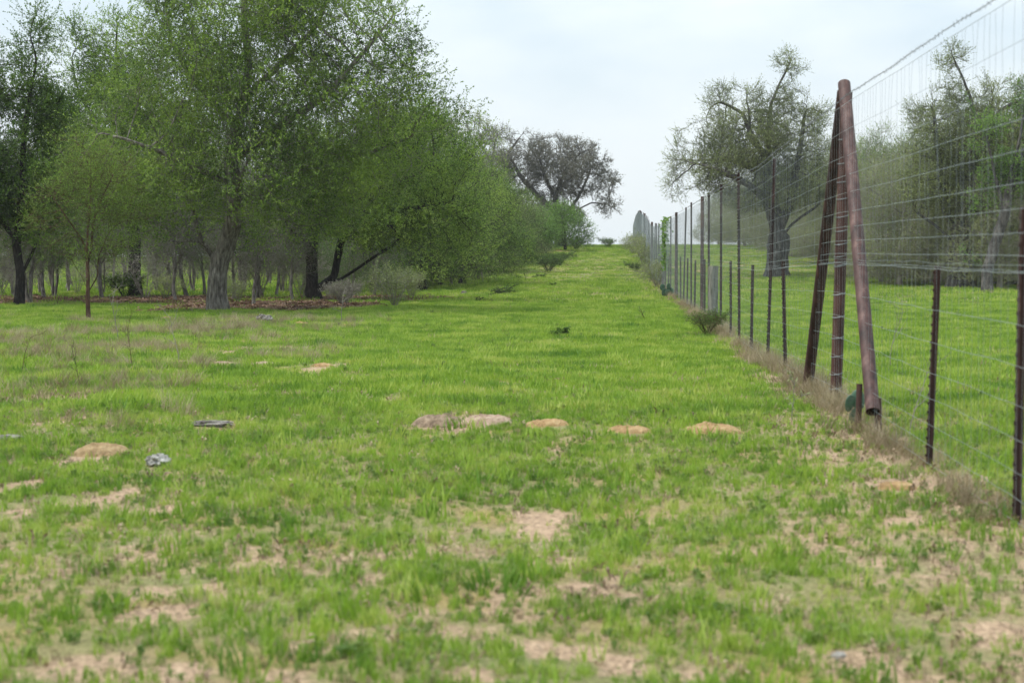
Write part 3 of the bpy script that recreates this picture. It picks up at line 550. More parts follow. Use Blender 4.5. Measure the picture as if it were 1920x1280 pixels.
# round green bush below it
b, s, g_, l_ = frame(1060, 462, 108)
gd = [(None, [g_(1060, 468), g_(1060, 450), g_(1058, 430), g_(1055, 410)]), (1, [g_(1060, 450), g_(1085, 430), g_(1100, 415)]), (1, [g_(1060, 450), g_(1030, 430), g_(1010, 415)])]
lb = [l_(1055, 430, 50, 40), l_(1010, 432, 44, 34), l_(1092, 438, 24, 26), l_(1050, 405, 34, 24), l_(1060, 452, 48, 14), l_(1015, 452, 44, 14)]
WI = make_tree(lb, gd, 4500, .1, 8, step=.18, dk=.22, di=3, twigs=3, nleaf=13, lsize=.065, twlen=.6, tip=.007)
bush = tree('bush', b, WI, 'bark_dark', 'leaf_green', 'rounded green bush on the crest below the wide bare oak', 'bush')
copy_tree(bush, at_d(985, 100), 2, .95, 'green bush between the rounded bush and the small green oak')
copy_tree(bush, at_d(930, 90), 4, .8, 'green bush in front of the small green oak')
# --- big old oak right of the fence
b, s, g_, l_ = frame(1452, 525, 80)
gd = [(None, [g_(1450, 532), g_(1452, 495), g_(1455, 460), g_(1452, 420), g_(1440, 380), g_(1432, 310, 0), g_(1428, 290), g_(1405, 255), g_(1388, 215), g_(1360, 200), g_(1345, 195)]),
      (1, [g_(1455, 440), g_(1450, 380, .4), g_(1438, 300, .3), g_(1436, 240, .3), g_(1442, 195, .3), g_(1462, 150, .3), g_(1480, 115, .3)]),
      (1, [g_(1455, 455), g_(1475, 425, -.3), g_(1500, 405, -.4), g_(1530, 385, -.4)]), (1, [g_(1455, 440), g_(1478, 380, -.2), g_(1492, 300, 0), g_(1500, 240), g_(1508, 180)]),
      (1, [g_(1440, 380), g_(1400, 350, -.8), g_(1360, 330, -1.2), g_(1300, 310, -1.2)]), (1, [g_(1432, 330), g_(1380, 300, 1), g_(1330, 300, 1.3)]), (1, [g_(1428, 290), g_(1398, 262, -.3), g_(1400, 225, -.3), g_(1392, 175, -.3)])]
lb = [l_(1410, 270, 110, 65), l_(1360, 320, 90, 50), l_(1490, 260, 65, 60), l_(1350, 190, 38, 34), l_(1478, 125, 33, 28), l_(1440, 190, 50, 40), l_(1520, 210, 32, 30), l_(1275, 310, 28, 55), l_(1262, 350, 20, 30), l_(1480, 350, 90, 50), l_(1400, 380, 60, 22), l_(1270, 255, 14, 12)]
jo = tree('old_oak', b, make_tree(lb, gd, 14000, .50, 9, step=.19, dk=.22, di=3, jit=.4, twigs=4, nleaf=12, lsize=.052, twlen=.5, tip=.007, maxr=.026, clump=.45), 'bark_old', 'leaf_sage', 'big gnarled oak beyond the fence, thick dark trunk and twisted limbs above its thin crown')
# --- thicket on the right
copy_tree(jo, at_d(1790, 64), 3.3, .86, 'spreading grey-green oak high above the thicket near the right edge of the photo')
copy_tree(jo, at_d(1940, 66), 0.3, .80, 'spreading oak cut off by the right edge of the photo')
copy_tree(jo, at_d(1715, 96), 5.3, .72, 'far spreading oak in the back row between the pipes and the right edge')
WK = generic(31, 6.5, 3.0, .13, .0, skirt=7, n=8000, step=.21, dk=.26, di=3, twigs=3, nleaf=10, lsize=.055, twlen=.7, tip=.007, tw_up=.6, clump=.5, jit=.35)
GK = 'grey-green brush trees beyond the fence at right'
tk = tree('brush_tree', at_d(1680, 68), WK, 'twig_grey', 'leaf_sage', 'grey-green brush tree seen through the wire just right of the pale leaning pipe', s=.8)
WK2 = generic(35, 7.4, 2.3, .13, .05, n=5200, skirt=4, step=.21, dk=.25, di=3, twigs=3, nleaf=8, lsize=.055, twlen=.7, tip=.007, tw_up=.5, clump=.6, jit=.4)
tk2 = tree('brush_tree', at_d(1735, 73), WK2, 'twig_grey', 'leaf_oak', 'taller thin-crowned brush tree rising above the thicket right of the pipes')
for (px, d, rz, s_, lab) in [(1650, 80, 2, .95, 'thin-crowned brush tree just behind the pale leaning pipe'), (1810, 76, 4, 1.05, 'thin-crowned brush tree behind the nearest short fence post'), (1900, 68, 5, .9, 'thin-crowned brush tree at the right edge of the photo'), (1585, 98, 1, .95, 'thin-crowned brush tree showing left of the three leaning pipes')]: copy_tree(tk2, at_d(px, d), rz, s_, lab)
for (px, d, rz, s_, lab) in [(1648, 72, 1.7, .72, 'low grey-green brush tree hard against the right side of the pale leaning pipe'), (1725, 70, 3.9, .68, 'low grey-green brush tree left of the nearest short fence post'), (1815, 68, 5.6, .66, 'low grey-green brush tree right of the nearest short fence post'), (1900, 72, .9, .8, 'low grey-green brush tree behind the dark fallen log'), (1690, 78, 2.9, .95, 'middle row brush tree between the pale pipe and the nearest short post'), (1780, 80, .3, 1.0, 'middle row brush tree behind the nearest short post')]: copy_tree(tk, at_d(px, d), rz, s_, lab)
for (px, d, rz, s_, lab) in [(1345, 128, 3.2, .62, 'distant low brush tree on the skyline left of the gnarled oak trunk'), (1395, 118, 1.2, .7, 'distant low brush tree just left of the gnarled oak trunk'), (1435, 112, 4.2, .75, 'distant low brush tree close behind the gnarled oak trunk'), (1480, 100, 2.2, .75, 'low brush tree behind and right of the gnarled oak trunk'), (1545, 92, .2, .78, 'low brush tree between the gnarled oak trunk and the leaning pipes'), (1615, 92, 1.0, 1.0, 'brush tree right behind the three leaning pipes'), (1770, 66, 2.1, .62, 'grey-green brush tree seen above the short post right of the pipes'), (1860, 63, 3.5, .70, 'grey-green brush tree at the far right behind the tallest near post'), (1560, 104, 5.0, 1.1, 'brush tree behind the right side of the big gnarled oak'), (1830, 82, .5, .95, 'taller brush tree behind the right hand thicket'), (1945, 70, 2.8, .9, 'brush tree cut by the right edge of the photo'), (1720, 84, 4.4, .85, 'brush tree in the second row of the right hand thicket'), (1500, 112, 3, .95, 'distant brush tree low behind the trunk of the gnarled oak'), (1385, 125, 2, .8, 'distant brush tree seen through the far fence posts')]:
    copy_tree(tk, at_d(px, d), rz, s_, lab)
b, s, g_, l_ = frame(1880, 540, 58)
gd = [(None, [g_(1840, 548), g_(1838, 510), g_(1850, 470), g_(1870, 400), g_(1885, 320), g_(1900, 230), g_(1910, 140)]), (1, [g_(1870, 400), g_(1850, 330), g_(1835, 260), g_(1810, 210), g_(1800, 190)]), (1, [g_(1838, 510), g_(1815, 490), g_(1790, 470)]), (1, [g_(1885, 320), g_(1930, 250, .5), g_(1960, 160)])]
lb = [l_(1905, 190, 25, 50), l_(1850, 240, 40, 26), l_(1930, 180, 40, 90), l_(1815, 290, 22, 16), l_(1820, 380, 18, 22), l_(1880, 330, 60, 50), l_(1960, 260, 50, 110)]
tree('leafy_tree', b, make_tree(lb, gd, 6000, .17, 12, step=.15, dk=.18, di=3, jit=.4, twigs=3, nleaf=12, lsize=.06, twlen=.45, tip=.009, clump=.52), 'bark_old', 'leaf_green', 'tallest tree at the right edge, with fresh green leaf clumps and a crooked dark limb')
# --- backdrop of the left wood
WD = generic(41, 6.5, 3.6, .16, .0, n=5500, skirt=5, step=.25, dk=.31, di=3, twigs=4, nleaf=5, lsize=.075, twlen=.5, tip=.008, clump=.4)
tb = tree('oak', at_d(-40, 130), WD, 'bark_old', 'leaf_sage', 'woodland oak far behind, at the left edge of the photo', group='oaks at the back of the left wood', s=1.4)
places = [(60, 128, 1), (150, 140, 2), (245, 126, 3), (330, 142, 4), (420, 128, 5), (500, 136, .5), (580, 122, 1.5), (660, 128, 2.5), (760, 118, 3.5), (840, 112, 4.5), (-140, 124, .8)]
btw = ['behind the leftmost dark trunks', 'behind the young feathery tree', 'behind the straight blackish trunk', 'left of the pale forked trunk', 'behind the pale forked trunk', 'right of the pale forked trunk', 'behind the twin dark trunks', 'behind the low leaning limb', 'behind the leafy scrub bush', 'behind the halfway oak', 'just outside the left edge of the photo']
for (px, d, rz), q in zip(places, btw): copy_tree(tb, at_d(px, d), rz, random.uniform(1.25, 1.6), 'woodland oak far behind, '+q)
WT = generic(43, 4.2, 1.3, .05, .15, n=1200, step=.15, dk=.2, di=1, twigs=4, nleaf=4, lsize=.045, twlen=.4, tip=.006, jit=.4)
WT2 = generic(44, 3.6, 1.2, .055, .1, n=700, step=.15, dk=.22, di=1, twigs=5, nleaf=2, lsize=.04, twlen=.45, tip=.006, jit=.5)
ta = tree('thin_tree', at_d(66, 47), WT, 'bark', 'leaf_dark', 'thin grey tree nearest the left edge dark oak', group='thin trees in the left wood')
thin = [(38, 44.5, 'thin grey tree touching the dark left edge oak'), (90, 52, 'thin grey tree, third from the left edge'), (108, 60, 'thin dark stem left of the young feathery tree, front one of a pair'), (122, 66, 'thin dark stem left of the young feathery tree, rear one of a pair'), (300, 58, 'thin grey tree left of the pale forked trunk'), (345, 50, 'thin grey tree close to the left of the pale forked trunk'), (455, 56, 'thin grey tree right of the pale forked trunk, nearest it'), (490, 49, 'thin grey tree midway between the two large trunks'), (512, 52, 'thin grey tree just left of the dark twin trunks'), (650, 58, 'thin grey tree behind the leaning limb'), (275, 68, 'thin distant tree right of the straight blackish trunk'), (200, 72, 'thin distant tree left of the straight blackish trunk'), (560, 62, 'thin tree close behind the dark twin trunks')]
for (px, d, lab) in thin: copy_tree(ta, at_d(px, d), random.uniform(0, 6), random.uniform(.8, 1.15), lab)
tc_ = tree('sapling', at_d(178, 48), WT2, 'bark', 'leaf_dark', 'twiggy forked sapling just right of the young feathery tree', group='twiggy saplings in the left wood')
for (px, d, s_, lab) in [(320, 45, .8, 'twiggy sapling left of the pale forked trunk in the fallen leaves'), (470, 42, .7, 'low twiggy sapling right of the pale forked trunk'), (545, 46, .75, 'twiggy sapling left of the dark twin trunks'), (60, 56, .9, 'twiggy sapling among the left edge trunks'), (700, 52, .8, 'twiggy sapling under the low leaning limb'), (430, 47, .8, 'twiggy sapling behind the pale forked trunk'), (375, 52, .8, 'twiggy sapling standing back left of the pale forked trunk'), (845, 68, .7, 'twiggy bare sapling below the halfway oak'), (905, 74, .6, 'twiggy bare sapling right of the halfway oak')]:
    copy_tree(tc_, at_d(px, d), random.uniform(0, 6), s_, lab)
# undergrowth of the left wood
def stems(seed, n, H, Rr):
    rr = np.random.default_rng(seed); gd = []
    for i in range(n):
        a = i*6.283/n+rr.uniform(-.5, .5); q = [(0.05*math.cos(a), .05*math.sin(a), -.05)]; x = y = 0; dr = rr.uniform(.2, 1)
        for k_ in range(1, 7): f = k_/6; q.append((math.cos(a)*Rr*dr*f**1.3+rr.normal(0, .06), math.sin(a)*Rr*dr*f**1.3+rr.normal(0, .06), H*f*rr.uniform(.93, 1.05)))
        gd.append((None if i == 0 else 1, q))
    return make_tree([(0, 0, H*.8, Rr, Rr, H*.3), (0, 0, H*.45, Rr*.8, Rr*.8, H*.3)], gd, 420, .06, seed, pexp=.5, step=.15, dk=.24, di=2, twigs=3, nleaf=3, lsize=.045, twlen=.5, tip=.005, jit=.45)
S1 = stems(81, 4, 3.4, 1.0); S2 = stems(82, 3, 3.8, .8)
st1 = tree('multi_stem_tree', at_d(38, 43.5), S1, 'bark', 'leaf_sage', 'pale multi-stemmed tree beside the far left dark trunk', group='thin multi-stemmed trees in the left wood'); st2 = tree('multi_stem_tree', at_d(84, 49), S2, 'bark', 'leaf_oak', 'grey multi-stemmed tree between the far left trunk and the young feathery tree', group='thin multi-stemmed trees in the left wood')
for i, (px, d, lab) in enumerate([(-30, 46, 'multi-stemmed tree just outside the left edge'), (5, 50, 'multi-stemmed tree behind the far left dark trunk'), (58, 54, 'multi-stemmed tree in the second row at the far left'), (112, 58, 'multi-stemmed tree behind and left of the young feathery tree'), (178, 54, 'multi-stemmed tree right of the young feathery tree, spreading in a fork'), (282, 57, 'multi-stemmed tree right of the straight blackish trunk'), (315, 49, 'multi-stemmed tree left of the pale forked trunk above the leaves'), (352, 56, 'multi-stemmed tree close behind the pale forked trunk, left side'), (452, 60, 'multi-stemmed tree close behind the pale forked trunk, right side'), (478, 47, 'multi-stemmed tree with pale crooked stems between the two large oaks'), (525, 55, 'multi-stemmed tree just left of the dark twin trunks'), (655, 53, 'multi-stemmed tree right of the dark twin trunks'), (700, 60, 'multi-stemmed tree behind the leafy scrub bush, left side'), (765, 64, 'multi-stemmed tree behind the leafy scrub bush, right side'), (845, 67, 'multi-stemmed bare tree at the foot of the halfway oak'), (60, 72, 'distant multi-stemmed tree far back at the left'), (225, 76, 'distant multi-stemmed tree far back behind the straight blackish trunk'), (390, 74, 'distant multi-stemmed tree far back behind the pale forked trunk'), (500, 72, 'distant multi-stemmed tree far back between the large oaks')]):
    copy_tree((st1, st2)[i % 2], at_d(px, d), random.uniform(0, 6), random.uniform(.75, 1.1), lab)
UB = None
def shrub(seed, H, Rr, n, stems=6, **k):
    rr = np.random.default_rng(seed); gd = []
    for i in range(stems):
        a = i*6.283/stems+rr.uniform(-.4, .4); gd.append((None if i == 0 else 1, [(0, 0, -.05), (math.cos(a)*Rr*.25, math.sin(a)*Rr*.25, H*.3), (math.cos(a)*Rr*.6, math.sin(a)*Rr*.6, H*.65)]))
    return make_tree([(rr.normal(0, Rr*.3), rr.normal(0, Rr*.3), H*rr.uniform(.35, .7), Rr*.55, Rr*.55, H*.3) for _ in range(5)], gd, n, .03, seed, step=H*.07, dk=H*.1, di=H, tip=.0035, maxr=.02, twlen=H*.22, **k)
UA = shrub(71, 1.5, 1.0, 160, twigs=3, nleaf=2, lsize=.045, jit=.5, stems=8); UC = shrub(72, 2.6, 1.5, 800, twigs=4, nleaf=6, lsize=.05, jit=.4, stems=7)
ua = tree('undergrowth_bush', at_d(20, 46), UA, 'twig_grey', 'leaf_grey', 'twiggy grey undergrowth bush in the left wood', 'bush', 'twiggy undergrowth between the trunks of the left wood')
uc = tree('undergrowth_bush', at_d(-20, 50), UC, 'bark', 'leaf_dark', 'leafy dark undergrowth bush in the left wood', 'bush', 'leafy undergrowth between the trunks of the left wood')
marks = [(-100, 'beyond the left edge of the wood'), (0, 'among the trunks at the far left edge'), (80, 'behind the young feathery tree'), (200, 'beside the straight blackish trunk'), (285, 'left of the pale forked trunk'), (420, 'just right of the pale forked trunk'), (500, 'left of the dark twin trunks'), (600, 'under the low leaning limb'), (700, 'behind the leafy scrub bush'), (800, 'at the foot of the halfway oak')]
def mark(px): return [t for a, t in marks if px >= a][-1]
for i in range(16):
    px = -60+i*45+random.uniform(-10, 10); copy_tree(ua, at_d(px, random.uniform(45, 62)), random.uniform(0, 6), random.uniform(.6, 1.1), 'twiggy grey undergrowth bush '+mark(px))
for i in range(8):
    px = -80+i*90+random.uniform(-22, 22); copy_tree(uc, at_d(px, random.uniform(60, 84)), random.uniform(0, 6), random.uniform(.45, .8), 'leafy dark undergrowth bush '+mark(px))
for i in range(14):
    px = 570+i*21+random.uniform(-8, 8); d = np.interp(px, [560, 700, 800, 870], [48, 52, 60, 74])+random.uniform(0, 8); copy_tree(uc, at_d(px, d), random.uniform(0, 6), random.uniform(.5, .9), 'leafy dark undergrowth bush '+mark(px))
def ordinal_labels(prefix):
    d = {}
    for o in sc.collection.objects:
        if o.parent is None and str(o.get('label', '')).startswith(prefix): d.setdefault(o['label'], []).append(o)
    for lab, ob in d.items():
        if len(ob) > 1:
            for k_, o in enumerate(sorted(ob, key=lambda o: o.location.y)): o['label'] = ['nearest', 'second nearest', 'third nearest', 'fourth nearest', 'fifth nearest', 'sixth nearest', 'seventh nearest', 'eighth nearest', 'ninth nearest'][k_]+' '+lab
ordinal_labels('leafy dark undergrowth'); ordinal_labels('twiggy grey undergrowth')
# --- shrubs
SA = shrub(51, 1.15, .75, 230, twigs=3, nleaf=7, lsize=.04, jit=.3)
SB = shrub(52, .7, .75, 180, twigs=4, nleaf=4, lsize=.032, jit=.35)
sa = tree('shrub', at_d(738, 41), SA, 'twig_grey', 'leaf_sage', 'leafy scrub bush at the edge of the grass, right of the leaning limb', 'shrub')
tree('shrub', at_d(640, 42.5), SB, 'twig_grey', 'leaf_grey', 'pale dead brush heap at the foot of the dark twin trunks', 'shrub')
sb = tree('shrub', at_d(1028, 84), SB, 'bark_dark', 'leaf_dark', 'dark low shrub in the middle of the clearing, below the rounded bush', 'shrub', s=1.5)
for (px, d, s_, lab) in [(948, 88, 1.3, 'low dark shrub on the left of the clearing below the small green oak'), (1048, 90, 1.2, 'small shrub just up the hill from the dark low shrub'), (1192, 84, .8, 'small dark spiky shrub in the grass left of the fence, where the hill begins'), (1140, 116, 1.1, 'small shrub on the crest right of the rounded bush'), (1080, 112, 1.2, 'low shrub at the foot of the rounded bush')]: copy_tree(sb, at_d(px, d), random.uniform(0, 6), s_, lab)
for (px, d, s_, lab) in [(1204, 94, 1.5, 'olive shrub against the far fence near the crest'), (1211, 84, 1.35, 'bushy olive shrub against the fence where the hill begins'), (1186, 104, 1.1, 'shrub on the skyline left of the far fence'), (300, 47, .7, 'scrub bush in the fallen leaves left of the pale forked trunk'), (770, 50, .8, 'scrub bush behind the leafy scrub bush'), (440, 45, .6, 'small scrub bush right beside the pale forked trunk')]: copy_tree(sa, at_d(px, d), random.uniform(0, 6), s_, lab)
sd2 = tree('shrub', at_d(222, 49), SB, 'bark_dark', 'leaf_dark', 'dark leafy shrub at the foot of the straight blackish trunk', 'shrub', s=1.2)
bb = at(1325, 628); tree('shrub', bb, SB, 'bark_brown', 'leaf_dark', 'tangled dark brush at the fence foot near the grey wooden post', 'shrub', s=.65)
for px, py, s_, lab in ((1232, 540, 1.0, 'tangled olive brush at the fence foot where the wire bends'),): copy_tree(sa, at(px, py), 1, s_, lab)
# vine on a far post
rr = np.random.default_rng(9); V = []; Fv = []
for i in range(420):
    z = rr.uniform(.7, 2.55); c = np.array([rr.normal(0, .07), rr.normal(0, .12), z]); d = rr.normal(size=3); d /= np.linalg.norm(d); u = np.cross(d, rr.normal(size=3)); u /= np.linalg.norm(u); s_ = .05
    b0 = len(V); V += [c-d*s_, c+u*s_*.7, c+d*s_, c-u*s_*.7]; Fv.append([b0, b0+1, b0+2, b0+3])
vl = at_d(1248, 59); vine = empty('vine', (1.83, 59, vl.z)); mesh('foliage', V, np.array(Fv), M['leaf_green'], vine)
Vt, Ft = tubes([(np.array([(0.03*math.sin(3*q), .04*math.cos(4*q), q) for q in np.linspace(0, 2.5, 16)]), np.full(16, .008))], None, lambda r: 5, rr); mesh('stem', Vt, Ft, M['bark_brown'], vine, smooth=True)
tag(vine, 'bright yellow-green vine climbing a post in the far part of the fence', 'vine')
# far tree line
fl = tree('distant_tree', Vector((at_d(1160, 300).x, 300, -2.0)), generic(61, 4.4, 4, .2, .0, skirt=7, n=1200, step=.4, dk=.5, twigs=3, nleaf=5, lsize=.16, twlen=.7, tip=.02), 'bark_old', 'leaf_sage', 'tiny grey tree on the horizon beyond the crest, nearest the fence', group='trees on the far horizon')
copy_tree(fl, Vector((at_d(1150, 310).x, 310, -2.3)), 2, .85, 'tiny grey tree on the horizon beyond the crest, left of its twin')
copy_tree(fl, Vector((at_d(1175, 320).x, 320, -2.3)), 3, .9, 'tiny grey tree on the horizon beyond the crest, partly hidden by the shrubs')
print('leaves', TOT[0])
# ------------------------------------------------------------------ fence
fence = empty('wire_fence', (1.86, 0, 0)); tag(fence, 'tall rusty wire fence running from the right foreground over the hill', 'fence')
FX = 0.0   # everything below is local to the fence line at x = 1.86
def gz(y): return float(ground(1.86, y))
def boxes(bl):
    V = []; F = []
    for (x0, x1, y0, y1, z0, z1) in bl:
        b0 = len(V); V += [(x0, y0, z0), (x1, y0, z0), (x1, y1, z0), (x0, y1, z0), (x0, y0, z1), (x1, y0, z1), (x1, y1, z1), (x0, y1, z1)]
        F += [[b0, b0+3, b0+2, b0+1], [b0+4, b0+5, b0+6, b0+7], [b0, b0+1, b0+5, b0+4], [b0+1, b0+2, b0+6, b0+5], [b0+2, b0+3, b0+7, b0+6], [b0+3, b0, b0+4, b0+7]]
    return np.array(V, float), np.array(F)
def tpost_mesh(H):
    bl = [(0.0, .004, -.019, .019, -.3, H), (.0042, .036, -.0025, .0025, -.3, H-.002)]
    z = .06
    while z < H-.03: bl.append((-.0085, -.0002, -.007, .007, z, z+.016)); z += .052
    return boxes(bl)
Vt_, Ft_ = tpost_mesh(2.5); tall0 = mesh('t_post', Vt_, Ft_, M['rust_dark'], fence); Vs_, Fs_ = tpost_mesh(1.2); short0 = mesh('t_post', Vs_, Fs_, M['rust_dark'], fence)
tall0.location = (.02, 3.2, gz(3.2)); short0.location = (.02, 10.28, gz(10.3)); short0.rotation_euler = (R(0), R(1.8), 0); tall0.rotation_euler = (0, R(-.4), 0)
def post(src, y, lean=True, sz=1.0):
    o = src.copy(); sc.collection.objects.link(o); o.parent = fence; o.location = (.02+random.gauss(0, .01), y, gz(y)); o.scale = (1, 1, sz)
    o.rotation_euler = (R(random.gauss(0, .5)), R(random.gauss(0, .7)), R(random.gauss(0, 6))); return o
post(short0, 8.0, sz=1.22)
for y in (5.4,): post(short0, y)
tall_y = [21, 25.5, 30, 33.3, 41.2, 45.3, 47.9+1.5, 55.5, 68.5, 73, 77.5]+[86.5, 91, 95.5, 104, 108.5, 113, 121, 126, 130.5, 139, 143.5, 148]
for y in tall_y: post(tall0, y, sz=random.uniform(.985, 1.02))
for y in [18.7, 23.5, 27.5, 35, 39, 43.4, 47.2, 51.5, 57.5, 61, 66]: post(short0, y, sz=random.uniform(.96, 1.04))
def pipe(name, p0, p1, r, m, hollow=False, seg=24, parent=fence, nr=8, wall=.006):
    p0 = np.array(p0, float); p1 = np.array(p1, float); t = (p1-p0); L = np.linalg.norm(t); t /= L; u = np.cross(t, [0, 1, .1]); u /= np.linalg.norm(u); v = np.cross(t, u)
    a = np.arange(seg)*2*math.pi/seg; V = []; rr_ = np.random.default_rng(int(abs(p0[1])*100))
    rings = [(f, r*(1+.008*rr_.normal())) for f in np.linspace(0, 1, nr)]
    prof = rings[:]
    for f, q in rings: V.append(p0+t*L*f+(u*np.cos(a)[:, None]+v*np.sin(a)[:, None])*q)
    # inner bore and end rims
    for f in (1, .9, .1, 0): V.append(p0+t*(L*f)+(u*np.cos(a)[:, None]+v*np.sin(a)[:, None])*(r-wall))
    V = np.concatenate(V); k = len(V)//seg; i = np.arange(k*seg).reshape(k, seg); j = np.roll(i, -1, 1); i2 = np.roll(i, -1, 0); j2 = np.roll(j, -1, 0)
    F = np.stack([i, j, j2, i2], -1)
    mi = np.zeros((k, seg), int); mi[nr:nr+3] = 1
    po = mesh(name, V, F.reshape(-1, 4), [m, M['bore']], parent, smooth=True, matidx=mi.ravel())
    sm = np.ones((k, seg), bool); sm[nr-1] = False; sm[-1] = False; po.data.polygons.foreach_set('use_smooth', sm.ravel()); po.data.update(); po.data.set_sharp_from_angle(angle=R(40)); return po
for y in (36.4, 51.2, 64, 82, 100, 117, 135): pipe('pipe_post', (.05, y, gz(y)-.1), (.05, y, gz(y)+2.52), .037 if y < 60 else .05, M['rust'])
# brace of three old pipes
yb = 14.4
pp = pipe('corner_post', (.02, yb+.05, gz(yb)-.1), (.085, yb+.02, 2.60), .049, M['rust'], nr=12); pp['label'] = 'upright dark rusty pipe in the middle of the leaning pipes'
pp = pipe('brace_pipe', (-.02, 16.15, gz(16)+.0), (.075, yb+.16, 2.62), .050, M['rust_dark'], nr=12); pp['label'] = 'dark rusty pipe leaning away up the fence line'
pp = pipe('brace_pipe', (-.015, 12.15, .15), (.045, yb-.12, 2.66), .051, M['rust_pale'], nr=12); pp['label'] = 'pale reddish pipe leaning towards the viewer with an open lower end'
pipe('brace_stub', (-.075, 12.45, -.1), (-.06, 12.5, .32), .022, M['rust_dark']); pipe('brace_stub', (.035, 12.2, -.1), (.03, 12.22, .24), .026, M['rust'])
# weathered wooden post
rr = np.random.default_rng(4); P = np.array([(.0, 31.6, gz(31.6)-.1+q) for q in np.linspace(0, 1.18, 9)]); Vw, Fw = tubes([(P, np.full(9, .085))], None, lambda r: 14, rr); cap = np.arange(8*14, 9*14)[None]
mesh('wood_post', Vw, [Fw, cap], M['old_wood'], fence)
# netting
def woff(y): return -.10*sstep(14.6, 22, y)-.0*y
def line(y0, y1, z, r, amp, rr, xo=0.0, dy=.3):
    ys_ = [y0]
    while ys_[-1] < y1: ys_.append(ys_[-1]+(dy if ys_[-1] < 40 else dy*4))
    ys_ = np.array(ys_); ph = rr.uniform(0, 6, 3); wob = amp*(np.sin(ys_*1.9+ph[0])*.5+np.sin(ys_*4.7+ph[1])*.35+rr.normal(0, .35, len(ys_)))
    g0 = np.interp(ys_, [2, 14.4, 22, 64, 82, 160], [0, .0, .0, 0, 0, 0])
    zz = ground(1.86, ys_)*.0+np.interp(ys_, PY, PZ)+woff(ys_)*0+z+wob; zz = zz+np.where(ys_ < 60, np.interp(ys_, [0, 14.5, 22, 60], [0, .02, -.06, -.04]), -.03)
    return np.stack([xo+.004*np.sin(ys_*2+ph[2]), ys_, zz], -1)
rr = np.random.default_rng(14)
up_z = [2.435, 2.22, 2.02, 1.866, 1.725, 1.576, 1.458, 1.348, 1.246, 1.176]; lo_z = [1.165, .93, .74, .565, .41, .26, .14, .03]
Y1 = 152
def net(name, zs, r, spc, lab, xo):
    ch = []
    for i, z in enumerate(zs): p = line(2, Y1, z, r, .0022 if z > 1.2 else .005, rr, xo); ch.append((p, np.full(len(p), r*(1.35 if i in (0,) else 1.0))))
    ya = 2.0; zt, zb = max(zs), min(zs); 
    while ya < Y1:
        k = 9; z = np.linspace(zb, zt, k); g0 = np.interp(ya, PY, PZ)+(np.interp(ya, [0, 14.5, 22, 60], [0, .02, -.06, -.04]) if ya < 60 else -.03)
        amp = .024 if name == 'upper_netting' else .012
        wy = np.cumsum(rr.normal(0, amp, k)); wy -= np.linspace(0, wy[-1]*.8, k); wy += rr.normal(0, .02)
        ch.append((np.stack([np.full(k, xo+.003), ya+wy, z+g0], -1), np.full(k, r*(.5 if ya < 14 else .5+.5*min(1, (ya-14)/40))))); ya += spc*rr.uniform(.9, 1.1)
    V, F = tubes(ch, None, lambda r: 3, rr); o = mesh(name, V, F, M['wire'], fence, smooth=True); 
net('upper_netting', up_z, .0015, .145, '', -.008); net('lower_netting', lo_z, .0015, .16, '', -.012)
ch = []
p = line(2, Y1, 2.49, .002, .006, rr, -.010, dy=.25)
tt = np.linspace(0, 1, 2400); yy = 2+tt*(60-2); base = np.stack([np.interp(yy, p[:, 1], p[:, 0]), yy, np.interp(yy, p[:, 1], p[:, 2])], -1)
for phz in (0, math.pi): ch.append((base+np.stack([.0032*np.cos(yy*75+phz), 0*yy, .0032*np.sin(yy*75+phz)], -1), np.full(len(yy), .0013)))
pf = p[p[:, 1] > 59]; ch.append((pf, np.full(len(pf), .003)))
for y in np.arange(2, 42, .105):
    x_, z_ = np.interp(y, p[:, 1], p[:, 0]), np.interp(y, p[:, 1], p[:, 2])
    for q in range(2):
        a = rr.uniform(0, 3.14); e = .014; dv = np.array([math.cos(a)*e, rr.normal(0, .004), math.sin(a)*e]); c = np.array([x_, y+q*.008, z_]); ch.append((np.array([c-dv, c+dv]), np.full(2, .0011)))
V, F = tubes(ch, None, lambda r: 3, rr); mesh('barbed_wire', V, F, M['barb'], fence)
# second, twisted strand lying along the join of the two nets, and wire ties round the braces
ch = []
for k_, (z, xo) in enumerate(((1.20, -.014),)):
    p = line(2, 80, z, .002, .006, rr, xo); ch.append((p, np.full(len(p), .0013)))
V, F = tubes(ch, None, lambda r: 3, rr); mesh('strand_wire', V, F, M['wire'], fence)
ch = []
for z in up_z[1:]+lo_z[:-1]:
    f = z/2.6; c = np.array([.02+.065*f, yb+.05-.03*f, z]); a = np.linspace(0, 6.283, 14)
    ch.append((c+np.stack([.053*np.cos(a), .053*np.sin(a), .012*np.sin(a+1)], -1), np.full(14, .002)))
for c_ in ch: V, F = tubes([c_], None, lambda r: 4, rr); mesh('tie_wire', V, F, M['wire'], fence)
